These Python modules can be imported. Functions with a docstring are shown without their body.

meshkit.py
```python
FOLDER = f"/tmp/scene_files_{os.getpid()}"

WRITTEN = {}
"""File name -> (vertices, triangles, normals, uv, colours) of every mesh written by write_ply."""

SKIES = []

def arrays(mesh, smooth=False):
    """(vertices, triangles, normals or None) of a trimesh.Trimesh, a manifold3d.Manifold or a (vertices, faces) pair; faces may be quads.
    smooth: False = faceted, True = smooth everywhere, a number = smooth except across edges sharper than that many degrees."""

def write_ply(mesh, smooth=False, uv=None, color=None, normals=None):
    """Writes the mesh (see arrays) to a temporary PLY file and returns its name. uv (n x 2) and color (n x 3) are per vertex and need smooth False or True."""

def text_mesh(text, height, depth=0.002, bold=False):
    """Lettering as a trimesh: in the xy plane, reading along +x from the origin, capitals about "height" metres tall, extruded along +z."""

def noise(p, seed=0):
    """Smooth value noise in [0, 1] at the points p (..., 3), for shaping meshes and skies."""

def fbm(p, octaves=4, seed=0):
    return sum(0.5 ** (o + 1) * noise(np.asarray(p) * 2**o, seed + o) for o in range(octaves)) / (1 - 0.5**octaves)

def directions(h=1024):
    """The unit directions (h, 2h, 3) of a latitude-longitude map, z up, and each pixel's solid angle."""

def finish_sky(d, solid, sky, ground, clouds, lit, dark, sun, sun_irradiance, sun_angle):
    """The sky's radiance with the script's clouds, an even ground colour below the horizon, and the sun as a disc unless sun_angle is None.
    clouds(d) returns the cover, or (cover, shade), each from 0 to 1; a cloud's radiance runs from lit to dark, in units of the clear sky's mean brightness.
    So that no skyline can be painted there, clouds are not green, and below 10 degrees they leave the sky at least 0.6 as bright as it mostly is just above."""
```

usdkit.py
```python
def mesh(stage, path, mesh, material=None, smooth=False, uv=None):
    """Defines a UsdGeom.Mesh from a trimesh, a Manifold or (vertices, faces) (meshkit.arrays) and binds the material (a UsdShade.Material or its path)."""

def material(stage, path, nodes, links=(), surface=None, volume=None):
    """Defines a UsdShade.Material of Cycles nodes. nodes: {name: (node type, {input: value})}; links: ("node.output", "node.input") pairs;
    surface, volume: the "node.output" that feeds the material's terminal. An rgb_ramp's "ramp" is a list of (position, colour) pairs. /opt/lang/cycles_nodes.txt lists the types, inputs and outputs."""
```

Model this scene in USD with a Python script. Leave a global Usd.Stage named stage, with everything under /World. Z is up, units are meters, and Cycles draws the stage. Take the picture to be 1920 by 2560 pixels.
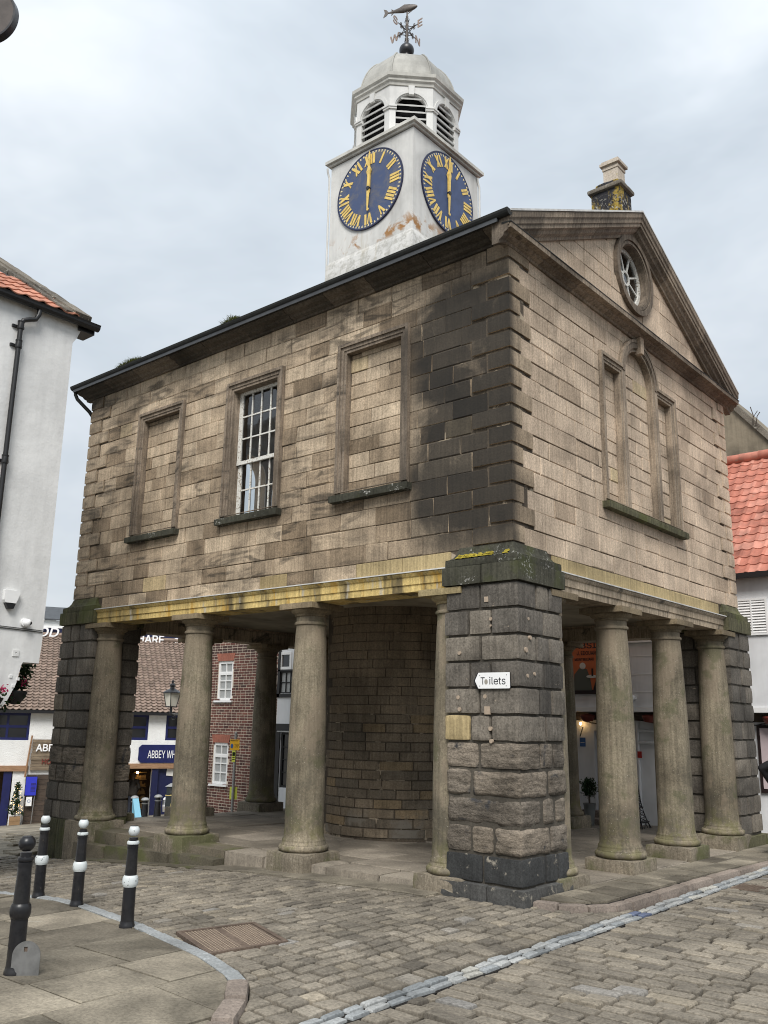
import math, random
import numpy as np, trimesh, usdkit, meshkit
from shapely.geometry import Polygon, box as sbox, Point
from shapely.ops import unary_union
from shapely import affinity
import manifold3d as m3
from pxr import Usd, UsdGeom, UsdLux, UsdShade, Gf, Sdf, Vt

stage = Usd.Stage.CreateInMemory()
UsdGeom.SetStageUpAxis(stage, 'Z')
WORLD = UsdGeom.Xform.Define(stage, '/World')
stage.SetDefaultPrim(WORLD.GetPrim())
UsdGeom.Scope.Define(stage, '/World/Looks')

# ------------------------------------------------------------------ camera, sky, sun
CAM = np.array([5.70371, -9.12965, 1.9])
YAW, PITCH, ROLL = -0.705312, 0.230785, 0.0170422
cy, sy = math.cos(YAW), math.sin(YAW)
FWD = np.array([sy*math.cos(PITCH), cy*math.cos(PITCH), math.sin(PITCH)])
R0 = np.array([cy, -sy, 0.]); U0 = np.cross(R0, FWD)
RGT = math.cos(ROLL)*R0 + math.sin(ROLL)*U0
UPV = -math.sin(ROLL)*R0 + math.cos(ROLL)*U0
cam = UsdGeom.Camera.Define(stage, '/World/camera')
m = Gf.Matrix4d(*[float(x) for row in ((*RGT, 0), (*UPV, 0), (*-FWD, 0), (*CAM, 1)) for x in row])
cam.AddTransformOp().Set(m)
cam.CreateHorizontalApertureAttr(24.0); cam.CreateVerticalApertureAttr(32.0)
cam.CreateFocalLengthAttr(24.0*2230.59/1920)
cam.CreateClippingRangeAttr(Gf.Vec2f(0.05, 2000.0))
cam.CreateExposureAttr(1.1)

SUN_DIR = np.array([0.62, -0.85, 1.2]); SUN_DIR = SUN_DIR/np.linalg.norm(SUN_DIR)      # towards the sun, veiled by cloud
sun = UsdLux.DistantLight.Define(stage, '/World/sun')
sun.CreateIntensityAttr(0.4); sun.CreateAngleAttr(28.0); sun.CreateNormalizeAttr(True)
sun.CreateColorAttr(Gf.Vec3f(1.0, 0.965, 0.92))
_z = SUN_DIR; _x = np.cross([0, 0, 1.], _z); _x /= np.linalg.norm(_x); _y = np.cross(_z, _x)
sun.AddTransformOp().Set(Gf.Matrix4d(*[float(x) for row in ((*_x, 0), (*_y, 0), (*_z, 0), (0, 0, 0, 1)) for x in row]))
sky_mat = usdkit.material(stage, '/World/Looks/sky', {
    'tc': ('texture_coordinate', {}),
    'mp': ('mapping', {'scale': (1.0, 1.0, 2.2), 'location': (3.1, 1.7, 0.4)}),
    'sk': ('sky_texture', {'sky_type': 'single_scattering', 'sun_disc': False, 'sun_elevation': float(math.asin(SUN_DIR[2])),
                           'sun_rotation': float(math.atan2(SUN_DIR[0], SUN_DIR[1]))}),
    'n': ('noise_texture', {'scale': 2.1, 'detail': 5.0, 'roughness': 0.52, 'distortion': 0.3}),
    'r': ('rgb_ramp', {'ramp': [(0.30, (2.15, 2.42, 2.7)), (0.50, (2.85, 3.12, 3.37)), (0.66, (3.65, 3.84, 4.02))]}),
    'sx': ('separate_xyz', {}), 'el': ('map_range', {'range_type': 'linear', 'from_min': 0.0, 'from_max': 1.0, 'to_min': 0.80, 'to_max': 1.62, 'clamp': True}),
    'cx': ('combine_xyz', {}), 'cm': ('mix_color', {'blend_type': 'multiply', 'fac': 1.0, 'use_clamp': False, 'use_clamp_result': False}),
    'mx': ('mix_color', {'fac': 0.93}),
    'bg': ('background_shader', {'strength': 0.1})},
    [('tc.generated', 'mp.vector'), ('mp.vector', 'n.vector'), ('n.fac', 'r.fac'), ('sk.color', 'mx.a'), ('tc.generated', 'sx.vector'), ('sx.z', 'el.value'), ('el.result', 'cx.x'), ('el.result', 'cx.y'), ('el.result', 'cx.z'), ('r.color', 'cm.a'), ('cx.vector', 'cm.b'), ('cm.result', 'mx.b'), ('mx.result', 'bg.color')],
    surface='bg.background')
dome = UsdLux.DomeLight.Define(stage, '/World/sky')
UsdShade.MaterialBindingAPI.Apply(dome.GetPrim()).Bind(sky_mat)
dome.GetPrim().SetCustomDataByKey('label', 'pale grey overcast sky with soft bluish cloud'); dome.GetPrim().SetCustomDataByKey('kind', 'structure')
dome.GetPrim().SetCustomDataByKey('category', 'sky')

# ------------------------------------------------------------------ scene helpers
_used = {}
def fresh(parent, name):
    k = (parent, name); n = _used.get(k, 0); _used[k] = n + 1
    return f'{parent}/{name}' if n == 0 else f'{parent}/{name}_{n:03d}'
def tag(prim, label=None, cat=None, group=None, kind=None):
    p = prim.GetPrim()
    for k, v in (('label', label), ('category', cat), ('group', group), ('kind', kind)):
        if v: p.SetCustomDataByKey(k, v)
    return prim
def thing(name, label=None, cat=None, group=None, kind=None, loc=(0, 0, 0), rotz=0):
    x = UsdGeom.Xform.Define(stage, fresh('/World', name))
    if any(loc): x.AddTranslateOp().Set(Gf.Vec3d(*[float(a) for a in loc]))
    if rotz: x.AddRotateZOp().Set(float(rotz))
    return tag(x, label, cat, group, kind)
def P(x): return x if isinstance(x, str) else str(x.GetPath())
class Mb:
    """collects polygons into one mesh"""
    def __init__(s): s.v = []; s.f = []; s.t = []; s.n = 0; s.tone = 0.5
    def add(s, v, f):
        v = np.asarray(v, float); f = np.asarray(f, int)
        if len(f) and f.shape[1] == 4: f = np.vstack([f[:, [0, 1, 2]], f[:, [0, 2, 3]]])
        s.v.append(v); s.f.append(f + s.n); s.t.append(np.full(len(v), s.tone)); s.n += len(v); return s
    def tm(s, t): return s.add(t.vertices, t.faces)
    def geo(s): return np.vstack(s.v), np.vstack(s.f)
def put(parent, name, mesh, mat, tone=None, smooth=False, kind=None, label=None, cat=None, group=None):
    path = fresh(P(parent), name)
    tones = None
    if isinstance(mesh, Mb):
        tones = np.concatenate(mesh.t) if not smooth else None
        if tone is None and tones is not None and len(set(mesh.t[i][0] for i in range(len(mesh.t)))) == 1: tone = float(tones[0]); tones = None
        mesh = mesh.geo()
    g = usdkit.mesh(stage, path, mesh, mat, smooth=smooth)
    pv = UsdGeom.PrimvarsAPI(g).CreatePrimvar('tone', Sdf.ValueTypeNames.FloatArray, 'vertex')
    nv = len(g.GetPointsAttr().Get())
    pv.Set(Vt.FloatArray.FromNumpy((tones if tones is not None and len(tones) == nv else np.full(nv, 0.5 if tone is None else tone)).astype(np.float32)))
    return tag(g, label, cat, group, kind)
EX, EY, EZ = np.eye(3)
class Frame:
    def __init__(s, o, u, n, w=(0, 0, 1.)): s.o = np.array(o, float); s.u = np.array(u, float); s.n = np.array(n, float); s.w = np.array(w, float)
    def p(s, u, w, n=0.): return s.o + np.outer(np.ravel(u), s.u) + np.outer(np.ravel(w), s.w) + np.outer(np.ravel(n)*np.ones(np.size(u)), s.n)
    def pts(s, a): a = np.asarray(a, float); return s.o + a[:, :1]*s.u + a[:, 1:2]*s.w + a[:, 2:3]*s.n
BOXF = np.array([[0, 3, 2, 1], [4, 5, 6, 7], [0, 1, 5, 4], [1, 2, 6, 5], [2, 3, 7, 6], [3, 0, 4, 7]])
WF = Frame((0, 0, 0), EX, EZ, EY)      # world: u=x, w=y, n=z
def fbox(mb, fr, u0, u1, w0, w1, n0, n1):
    a = [(u0, w0, n0), (u1, w0, n0), (u1, w1, n0), (u0, w1, n0), (u0, w0, n1), (u1, w0, n1), (u1, w1, n1), (u0, w1, n1)]
    return mb.add(fr.pts(a), BOXF)
def box(mb, x0, x1, y0, y1, z0, z1): return fbox(mb, WF, x0, x1, y0, y1, z0, z1)
def cbox(mb, fr, u0, u1, w0, w1, n0, n1, c=.01, jit=0., rg=None):
    """stone block: back rectangle, shoulder, chamfered front (5 sides)"""
    r = lambda: (rg.uniform(-jit, jit) if rg and jit else 0.)
    q = [(u0, w0), (u1, w0), (u1, w1), (u0, w1)]; d = [(1, 1), (-1, 1), (-1, -1), (1, -1)]
    a = [(u, w, n0) for u, w in q] + [(u+r(), w+r(), n1-c) for u, w in q] + [(u+c*s+r(), w+c*t+r(), n1+r()*.6) for (u, w), (s, t) in zip(q, d)]
    f = [[i, (i+1) % 4, 4+(i+1) % 4, 4+i] for i in range(4)] + [[4+i, 4+(i+1) % 4, 8+(i+1) % 4, 8+i] for i in range(4)] + [[8, 9, 10, 11]]
    return mb.add(fr.pts(a), f)
def grid_box(lo, hi, n, bev, amp, seed, fsc=4., skip=(), amp2=None, big=0.):
    """box with subdivided, rounded, noise-weathered faces (world axes)"""
    lo, hi = np.array(lo, float), np.array(hi, float); V = []; F = []; k = 0
    for ax in range(3):
        for sgn in (0, 1):
            if (ax, sgn) in skip: continue
            a, b = [(1, 2), (2, 0), (0, 1)][ax]
            na, nb = max(2, int(n*(hi[a]-lo[a]))), max(2, int(n*(hi[b]-lo[b])))
            A, B = np.meshgrid(np.linspace(0, 1, na+1), np.linspace(0, 1, nb+1), indexing='ij')
            p = np.zeros((A.size, 3)); p[:, a] = lo[a]+A.ravel()*(hi[a]-lo[a]); p[:, b] = lo[b]+B.ravel()*(hi[b]-lo[b]); p[:, ax] = hi[ax] if sgn else lo[ax]
            i, j = np.meshgrid(np.arange(na), np.arange(nb), indexing='ij'); i = i.ravel(); j = j.ravel()
            q = np.stack([i*(nb+1)+j, (i+1)*(nb+1)+j, (i+1)*(nb+1)+j+1, i*(nb+1)+j+1], 1)
            if not sgn: q = q[:, ::-1]
            V.append(p); F.append(q+k); k += len(p)
    V = np.vstack(V); F = np.vstack(F)
    inner = np.clip(V, lo+bev, hi-bev); d = V-inner; L = np.linalg.norm(d, axis=1, keepdims=True)
    dn = d/np.maximum(L, 1e-9); V = inner+dn*bev
    h = meshkit.fbm(V*fsc+seed*7.13, 4, seed % 97)-.5
    if big: h = h+big*(meshkit.noise(V*1.7+seed*3.3, seed % 89)-.5)/max(amp, 1e-6)*amp
    return V+dn*(h[:, None]*2*amp), F
def weld(v, f): 
    t = trimesh.Trimesh(v, f if f.shape[1] == 3 else np.vstack([f[:, [0, 1, 2]], f[:, [0, 2, 3]]]), process=False); t.merge_vertices(digits_vertex=4); return t
def lathe(profile, segs=32, loc=(0, 0, 0)):
    pr = np.array(profile, float); a = np.arange(segs)*2*np.pi/segs
    v = np.stack([pr[:, 0][:, None]*np.cos(a), pr[:, 0][:, None]*np.sin(a), np.repeat(pr[:, 1][:, None], segs, 1)], -1).reshape(-1, 3)+np.array(loc)
    i, j = np.meshgrid(np.arange(len(pr)-1), np.arange(segs), indexing='ij')
    q = np.stack([i*segs+j, i*segs+(j+1) % segs, (i+1)*segs+(j+1) % segs, (i+1)*segs+j], -1).reshape(-1, 4)
    return v, q
def tube(pts, rad, sides=8, cap=True):
    p = np.asarray(pts, float); t = np.gradient(p, axis=0); t /= np.linalg.norm(t, axis=1, keepdims=True)+1e-12
    ref = np.where(np.abs(t[:, 2:]) < .9, [[0, 0, 1.]], [[1., 0, 0]]); a = np.cross(t, ref); a /= np.linalg.norm(a, axis=1, keepdims=True)+1e-12; b = np.cross(t, a)
    for i in range(1, len(p)):
        x = a[i-1]-t[i]*(a[i-1]@t[i]); 
        if np.linalg.norm(x) > 1e-6: a[i] = x/np.linalg.norm(x); b[i] = np.cross(t[i], a[i])
    an = np.arange(sides)*2*np.pi/sides; r = np.broadcast_to(rad, (len(p),))
    v = (p[:, None]+r[:, None, None]*(np.cos(an)[None, :, None]*a[:, None]+np.sin(an)[None, :, None]*b[:, None])).reshape(-1, 3)
    i, j = np.meshgrid(np.arange(len(p)-1), np.arange(sides), indexing='ij')
    q = np.stack([i*sides+j, i*sides+(j+1) % sides, (i+1)*sides+(j+1) % sides, (i+1)*sides+j], -1).reshape(-1, 4)
    f = np.vstack([q[:, [0, 1, 2]], q[:, [0, 2, 3]]])
    if cap:
        n = len(v); v = np.vstack([v, p[:1], p[-1:]])
        f = np.vstack([f, [[n, (k+1) % sides, k] for k in range(sides)], [[n+1, n-sides+k, n-sides+(k+1) % sides] for k in range(sides)]])
    return v, f
def extr(poly, fr, n0, n1):
    """polygon in (u,w) of the frame, extruded from n0 to n1"""
    out = Mb()
    for g in getattr(poly, 'geoms', [poly]):
        if g.is_empty or g.area < 1e-6 or g.geom_type != 'Polygon': continue
        t = trimesh.creation.extrude_polygon(g, n1-n0, engine='earcut'); v = np.array(t.vertices); v[:, 2] += n0
        fl = np.linalg.det(np.stack([fr.u, fr.w, fr.n])) < 0
        out.add(fr.pts(v), np.array(t.faces)[:, ::-1] if fl else t.faces)
    return out
def sweep_profile(prof, p0, p1, a, b, cap=True):
    """closed profile [(a,b)] swept straight from p0 to p1; a,b are unit vectors"""
    pr = np.array(prof, float); p0, p1 = np.array(p0, float), np.array(p1, float); o = pr[:, :1]*np.array(a)+pr[:, 1:2]*np.array(b)
    n = len(pr); v = np.vstack([p0+o, p1+o]); f = [[i, (i+1) % n, n+(i+1) % n, n+i] for i in range(n)]
    f = np.array(f); f3 = np.vstack([f[:, [0, 1, 2]], f[:, [0, 2, 3]]])
    if cap:
        tv, tf = trimesh.creation.triangulate_polygon(Polygon(pr), engine='earcut')
        k = len(v); v = np.vstack([v, p0+tv[:, :1]*np.array(a)+tv[:, 1:2]*np.array(b), p1+tv[:, :1]*np.array(a)+tv[:, 1:2]*np.array(b)])
        f3 = np.vstack([f3, tf[:, ::-1]+k, tf+k+len(tv)])
    return v, f3
def text_on(txt, h, fr, u, w, n, depth=.01, bold=False, sx=1., slant=0.):
    t = meshkit.text_mesh(txt, h, depth, bold); v = np.array(t.vertices)
    v[:, 0] = v[:, 0]*sx+v[:, 1]*slant
    return fr.pts(np.stack([v[:, 0]+u, v[:, 1]+w, v[:, 2]+n], 1)), np.array(t.faces)
GX = [-400, -60, -40, -30, -15, -9.8, -6.4, -4, -1.4, 0, 1, 400]; GZ = [-6, -3.2, -3.0, -2.35, -.85, -.5, -.28, -.12, -.04, -.03, -.08, -.08]
def gz(x): return np.interp(x, GX, GZ)
def in_view(p, mx=60):
    d = np.asarray(p, float)-CAM; z = d@FWD
    if z < .3: return False
    x = 960+2230.6*(d@RGT)/z; y = 1280-2230.6*(d@UPV)/z
    return -mx < x < 1920+mx and -mx < y < 2560+mx
# ------------------------------------------------------------------ materials
LK = '/World/Looks/'
class G:
    """small node-graph builder"""
    def __init__(s): s.n = {}; s.l = []; s.k = 0
    def add(s, kind, link=(), **inp):
        nm = f'{kind[:6]}{s.k}'; s.k += 1; s.n[nm] = (kind, inp)
        for src, dst in link: s.l.append((src, f'{nm}.{dst}'))
        return nm
    def pos(s):
        if 'gpos' not in s.n: s.n['gpos'] = ('geometry', {})
        return 'gpos.position'
    def noise(s, scale, detail=4., rough=.55, stretch=None, dist=0., loc=(0, 0, 0)):
        src = s.pos()
        if stretch or any(loc): src = s.add('mapping', [(src, 'vector')], scale=stretch or (1, 1, 1), location=loc)+'.vector'
        return s.add('noise_texture', [(src, 'vector')], scale=float(scale), detail=float(detail), roughness=float(rough), distortion=float(dist))+'.fac'
    def ramp(s, src, stops): return s.add('rgb_ramp', [(src, 'fac')], ramp=[(a, c if np.ndim(c) else (c, c, c)) for a, c in stops])+'.color'
    def mix(s, fac, a, b, bt='mix'):
        l = []; inp = {'blend_type': bt, 'use_clamp_result': False}
        for k, v in (('fac', fac), ('a', a), ('b', b)):
            if isinstance(v, str): l.append((v, k))
            else: inp[k] = v
        return s.add('mix_color', l, **inp)+'.result'
    def math(s, op, a, b=0., clamp=False):
        l = []; inp = {'math_type': op, 'use_clamp': clamp}
        for k, v in (('value1', a), ('value2', b)):
            if isinstance(v, str): l.append((v, k))
            else: inp[k] = float(v)
        return s.add('math', l, **inp)+'.value'
    def mr(s, src, a, b, c=0., d=1.): return s.add('map_range', [(src, 'value')], range_type='smoothstep', from_min=float(a), from_max=float(b), to_min=float(c), to_max=float(d), clamp=True)+'.result'
    def sep(s, src=None):
        return s.add('separate_xyz', [(src or s.pos(), 'vector')])
    def tone(s): return s.add('attribute', attribute='tone')+'.fac'
    def finish(s, name, col, rough=.85, bump=None, bstr=.3, bdist=.01, metallic=0., spec=.5, extra=None):
        l = []; inp = {'roughness': rough, 'metallic': metallic, 'specular_ior_level': spec}; inp.update(extra or {})
        if isinstance(col, str): l.append((col, 'base_color'))
        else: inp['base_color'] = col
        if isinstance(rough, str): l.append((rough, 'roughness')); inp.pop('roughness')
        if bump: l.append((s.add('bump', [(bump, 'height')], strength=float(bstr), distance=float(bdist))+'.normal', 'normal'))
        p = s.add('principled_bsdf', l, **inp)
        return usdkit.material(stage, LK+name, s.n, s.l, surface=p+'.BSDF')
def stone(name, ramp, big=.35, streak=.3, grain=.25, bstr=.45, bdist=.012, soot=None, streak_dir='z', blot=None, rough=.9, tscale=1.):
    g = G(); c = g.ramp(g.tone(), ramp)
    n1 = g.noise(1.1*tscale, 5, .6, dist=.6); c = g.mix(1., c, g.ramp(n1, [(.30, 1-big), (.62, 1.30)]), 'multiply')
    if streak:
        st = {'z': (26, 26, 1.3), 'h': (2.2, 2.2, 22), 'd': (5, 5, 24)}[streak_dir]
        n2 = g.noise(1., 3, .6, stretch=st); c = g.mix(1., c, g.ramp(n2, [(.35, 1-streak), (.6, 1.10)]), 'multiply')
    n3 = g.noise(38*tscale, 3, .7); c = g.mix(1., c, g.ramp(n3, [(.3, 1-grain), (.62, 1.18)]), 'multiply')
    if blot:  # (colour, threshold low, high, scale)
        nb = g.noise(blot[3], 6, .65, dist=.4); c = g.mix(g.mr(nb, blot[1], blot[2]), c, blot[0])
    if soot: c = soot(g, c)
    if bstr > .3: c = g.mix(g.math('multiply', g.mr(g.noise(52, 2, .5, loc=(1, 2, 3)), .68, .74), .6), c, (.03, .026, .021))
    n4 = g.noise(12, 6, .7); h = g.math('add', n4, g.math('multiply', n3, .35))
    if streak: h = g.math('add', h, g.math('multiply', n2, .5))
    return g.finish(name, c, rough, h, bstr, bdist, spec=.25)
SOOT = (.020, .0195, .018)
def soot_front(g, c):
    s = g.sep(); n = g.noise(1.3, 6, .62, dist=.8)
    nrm = g.sep('gpos.normal')
    mx = g.mr(g.math('add', s+'.x', g.math('multiply', n, .9)), -1.75, -.6); mz = g.math('multiply', g.mr(s+'.z', 8.2, 7.5), g.mr(s+'.z', 3.7, 4.7, .55, 1.))
    front = g.math('multiply', g.mr(nrm+'.y', -.45, -.7), g.mr(s+'.y', .06, .03))
    m_ = g.math('multiply', g.math('multiply', mx, mz), g.mr(n, .25, .5, .78, 1.2))
    # cross-bedded dark bands over the rest of the wall
    band = g.noise(1., 5, .6, stretch=(1.1, 1.1, 5.2), dist=1.2, loc=(5, 2, 9))
    b2 = g.math('multiply', g.mr(band, .47, .66, 0., .75), g.mr(g.noise(.75, 3, .5, loc=(2, 7, 1)), .36, .56))
    m_ = g.math('multiply', g.math('multiply', g.math('maximum', m_, b2), front, True), g.mr(g.tone(), .1, .95, 1.0, .93), True)
    c = g.mix(g.math('multiply', m_, .94), c, SOOT)
    # a narrow wrap of soot round the corner on to the gable
    side = g.math('multiply', g.math('multiply', g.mr(nrm+'.x', .45, .7), g.mr(s+'.x', -.1, -.06)), g.math('multiply', g.mr(g.math('add', s+'.y', g.math('multiply', n, .16)), .24, .06), g.mr(s+'.z', 8.1, 7.4)))
    return g.mix(g.math('multiply', side, .8), c, SOOT)
WALLR = [(0, (.20, .15, .10)), (.3, (.325, .25, .172)), (.6, (.42, .332, .235)), (.9, (.48, .385, .275)), (1., (.46, .36, .21))]
M = {}
M['wall'] = stone('wall_sandstone', WALLR, .48, .2, .32, soot=soot_front)
M['gable'] = stone('gable_sandstone', [(0, (.35, .27, .195)), (.5, (.475, .375, .278)), (.9, (.52, .415, .31)), (1., (.46, .37, .22))], .33, .16, .3, soot=soot_front)
M['olive'] = stone('replaced_sandstone', [(0, (.26, .20, .105)), (1., (.36, .285, .155))], .2, .25, .15)
M['mortar'] = stone('mortar', [(0, (.085, .068, .05)), (1., (.085, .068, .05))], .3, 0, .3, blot=((.40, .33, .24), .56, .62, 2.4), bstr=.2)
M['quoin'] = stone('quoin_sandstone', [(a, tuple(np.array(c)*.8)) for a, c in WALLR], .35, .2, .3, soot=soot_front, bstr=.5)
M['dark_trim'] = stone('weathered_trim', [(0, (.10, .082, .064)), (.5, (.215, .172, .13)), (1., (.33, .265, .198))], .45, .35, .3, soot=soot_front)
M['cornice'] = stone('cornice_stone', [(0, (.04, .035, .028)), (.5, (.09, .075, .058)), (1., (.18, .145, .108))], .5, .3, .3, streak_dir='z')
def mossy(g, c):
    s = g.sep(); n = g.noise(2.3, 5, .6); n2 = g.noise(30, 3, .7)
    c = g.mix(g.math('multiply', g.mr(n, .52, .68), .6), c, (.06, .068, .022))
    return g.mix(g.math('multiply', g.mr(n2, .56, .66), g.mr(g.noise(3., 4, .5, loc=(4, 4, 4)), .48, .6)), c, (.42, .41, .38))
M['cap'] = stone('pier_cap_stone', [(0, (.028, .029, .022)), (1., (.075, .072, .052))], .4, .3, .3, soot=mossy)
def mossy_light(g, c):
    n = g.noise(1.6, 5, .6); return g.mix(g.math('multiply', g.mr(n, .48, .64), .7), c, (.085, .095, .03))
M['cap_green'] = stone('green_cap_stone', [(0, (.07, .07, .04)), (1., (.13, .12, .07))], .4, .45, .3, soot=mossy_light)
M['pier'] = stone('pier_stone', [(0, (.07, .064, .056)), (.4, (.142, .126, .106)), (.75, (.205, .178, .142)), (.92, (.27, .222, .162)), (1., (.33, .25, .13))], .45, .2, .38, bstr=.6, bdist=.016,
                  blot=((.30, .25, .19), .66, .72, 9.))
M['pier_base'] = stone('dark_base_stone', [(0, (.035, .037, .038)), (1., (.085, .083, .078))], .45, .1, .35, bstr=.6, blot=((.30, .27, .22), .60, .68, 7.))
M['pier_rock'] = stone('eroded_pier_stone', [(0, (.06, .055, .049)), (.5, (.145, .124, .10)), (1., (.28, .232, .178))], .4, .4, .35, bstr=.9, bdist=.03, streak_dir='d', blot=((.05, .05, .052), .58, .68, 3.))
M['pier_joint'] = stone('pier_joint', [(0, (.075, .066, .053)), (1., (.075, .066, .053))], .3, 0, .3)
def iron(g, c):
    n = g.noise(1., 4, .6, stretch=(3.2, 3.2, .5)); n2 = g.noise(1., 4, .6, stretch=(5.5, 5.5, .7), loc=(3, 1, 2))
    c = g.mix(g.math('multiply', g.mr(n, .5, .66), .85), c, (.085, .07, .045)); c = g.mix(g.math('multiply', g.mr(n2, .54, .66), .8), c, (.50, .30, .06))
    return g.mix(g.math('multiply', g.mr(g.noise(1., 4, .6, stretch=(9, 9, 1.2), loc=(1, 8, 2)), .6, .68), .6), c, (.45, .44, .40))
M['iron_arch'] = stone('stained_architrave', [(0, (.46, .34, .13)), (1., (.52, .40, .17))], .25, .2, .2, soot=iron)
M['arch'] = stone('architrave_stone', [(0, (.30, .24, .17)), (1., (.40, .33, .245))], .35, .4, .25, blot=((.10, .085, .065), .56, .66, 2.2))
M['soffit'] = stone('soffit_stone', [(0, (.15, .125, .09)), (1., (.25, .21, .155))], .4, 0, .25)
def colwear(g, c):
    n = g.noise(1.7, 5, .6, stretch=(1, 1, .55)); c = g.mix(g.math('multiply', g.mr(n, .55, .60), .5), c, (.25, .20, .145))
    s = g.sep(); c = g.mix(g.math('multiply', g.math('multiply', g.mr(s+'.z', 1.9, .7), g.mr(g.noise(3.1, 5, .65, loc=(0, 5, 5)), .40, .60)), .5), c, (.085, .078, .06))
    c = g.mix(g.math('multiply', g.mr(s+'.z', 2.6, 3.2), .4), c, (.25, .20, .14)); c = g.mix(g.math('multiply', g.math('multiply', g.mr(s+'.z', .75, .3), g.mr(g.noise(6, 4, .6), .42, .6)), .5), c, (.14, .135, .05))
    c = g.mix(g.math('multiply', g.mr(g.noise(2.4, 4, .6, loc=(9, 1, 0)), .55, .66), .55), c, (.095, .098, .05))
    return g.mix(g.mr(g.noise(55, 2, .5), .70, .74), c, (.42, .38, .31))
M['column'] = stone('column_stone', [(0, (.13, .112, .078)), (.5, (.20, .17, .12)), (1., (.27, .228, .165))], .5, .25, .3, bstr=.5, soot=colwear)
M['capital'] = stone('capital_stone', [(0, (.13, .105, .07)), (.5, (.21, .165, .105)), (1., (.42, .34, .16))], .4, .15, .25)
M['plinth'] = stone('plinth_stone', [(0, (.15, .13, .098)), (1., (.26, .22, .165))], .35, .2, .35, bstr=.7, soot=mossy_light, blot=((.33, .29, .23), .62, .68, 14.))
M['moss_step'] = stone('mossy_step', [(0, (.07, .065, .045)), (1., (.16, .135, .10))], .4, 0, .3, soot=mossy_light)
def damp(g, c):
    s = g.sep(); n = g.noise(2.2, 5, .6)
    return g.mix(g.math('multiply', g.mr(s+'.z', .62, .2), g.mr(n, .5, .62, 0, .8)), c, (.20, .18, .15))
M['drum'] = stone('drum_stone', [(0, (.095, .083, .066)), (.35, (.15, .121, .087)), (.7, (.19, .15, .104)), (1., (.205, .15, .085))], .35, .15, .3, soot=damp)
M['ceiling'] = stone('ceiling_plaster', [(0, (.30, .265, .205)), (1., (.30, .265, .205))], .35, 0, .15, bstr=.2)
M['flag'] = stone('paving_flag', [(0, (.115, .10, .077)), (.5, (.18, .158, .121)), (1., (.255, .223, .172))], .48, .18, .3, streak_dir='h', bstr=.35, blot=((.36, .33, .27), .66, .72, 2.2))
M['hall_flag'] = stone('hall_flag', [(0, (.15, .13, .102)), (.5, (.21, .182, .145)), (1., (.27, .236, .19))], .35, .1, .2, bstr=.35)
M['sett'] = stone('sett_stone', [(0, (.11, .097, .079)), (.3, (.165, .145, .116)), (.65, (.21, .184, .146)), (.85, (.25, .216, .165)), (1., (.215, .205, .19))], .34, .12, .4, bstr=.55, bdist=.008, streak_dir='h', rough=.78)
M['grit'] = stone('joint_grit', [(0, (.016, .014, .012)), (1., (.016, .014, .012))], .4, 0, .5, bstr=.2)
M['grit_pale'] = stone('pale_joint', [(0, (.04, .034, .026)), (1., (.04, .034, .026))], .4, 0, .5)
M['blue_sett'] = stone('blue_scoria_sett', [(0, (.14, .15, .152)), (.4, (.24, .255, .26)), (.75, (.33, .335, .325)), (.9, (.37, .36, .32)), (1., (.10, .12, .18))], .25, 0, .3, bstr=.3, rough=.5)
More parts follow.
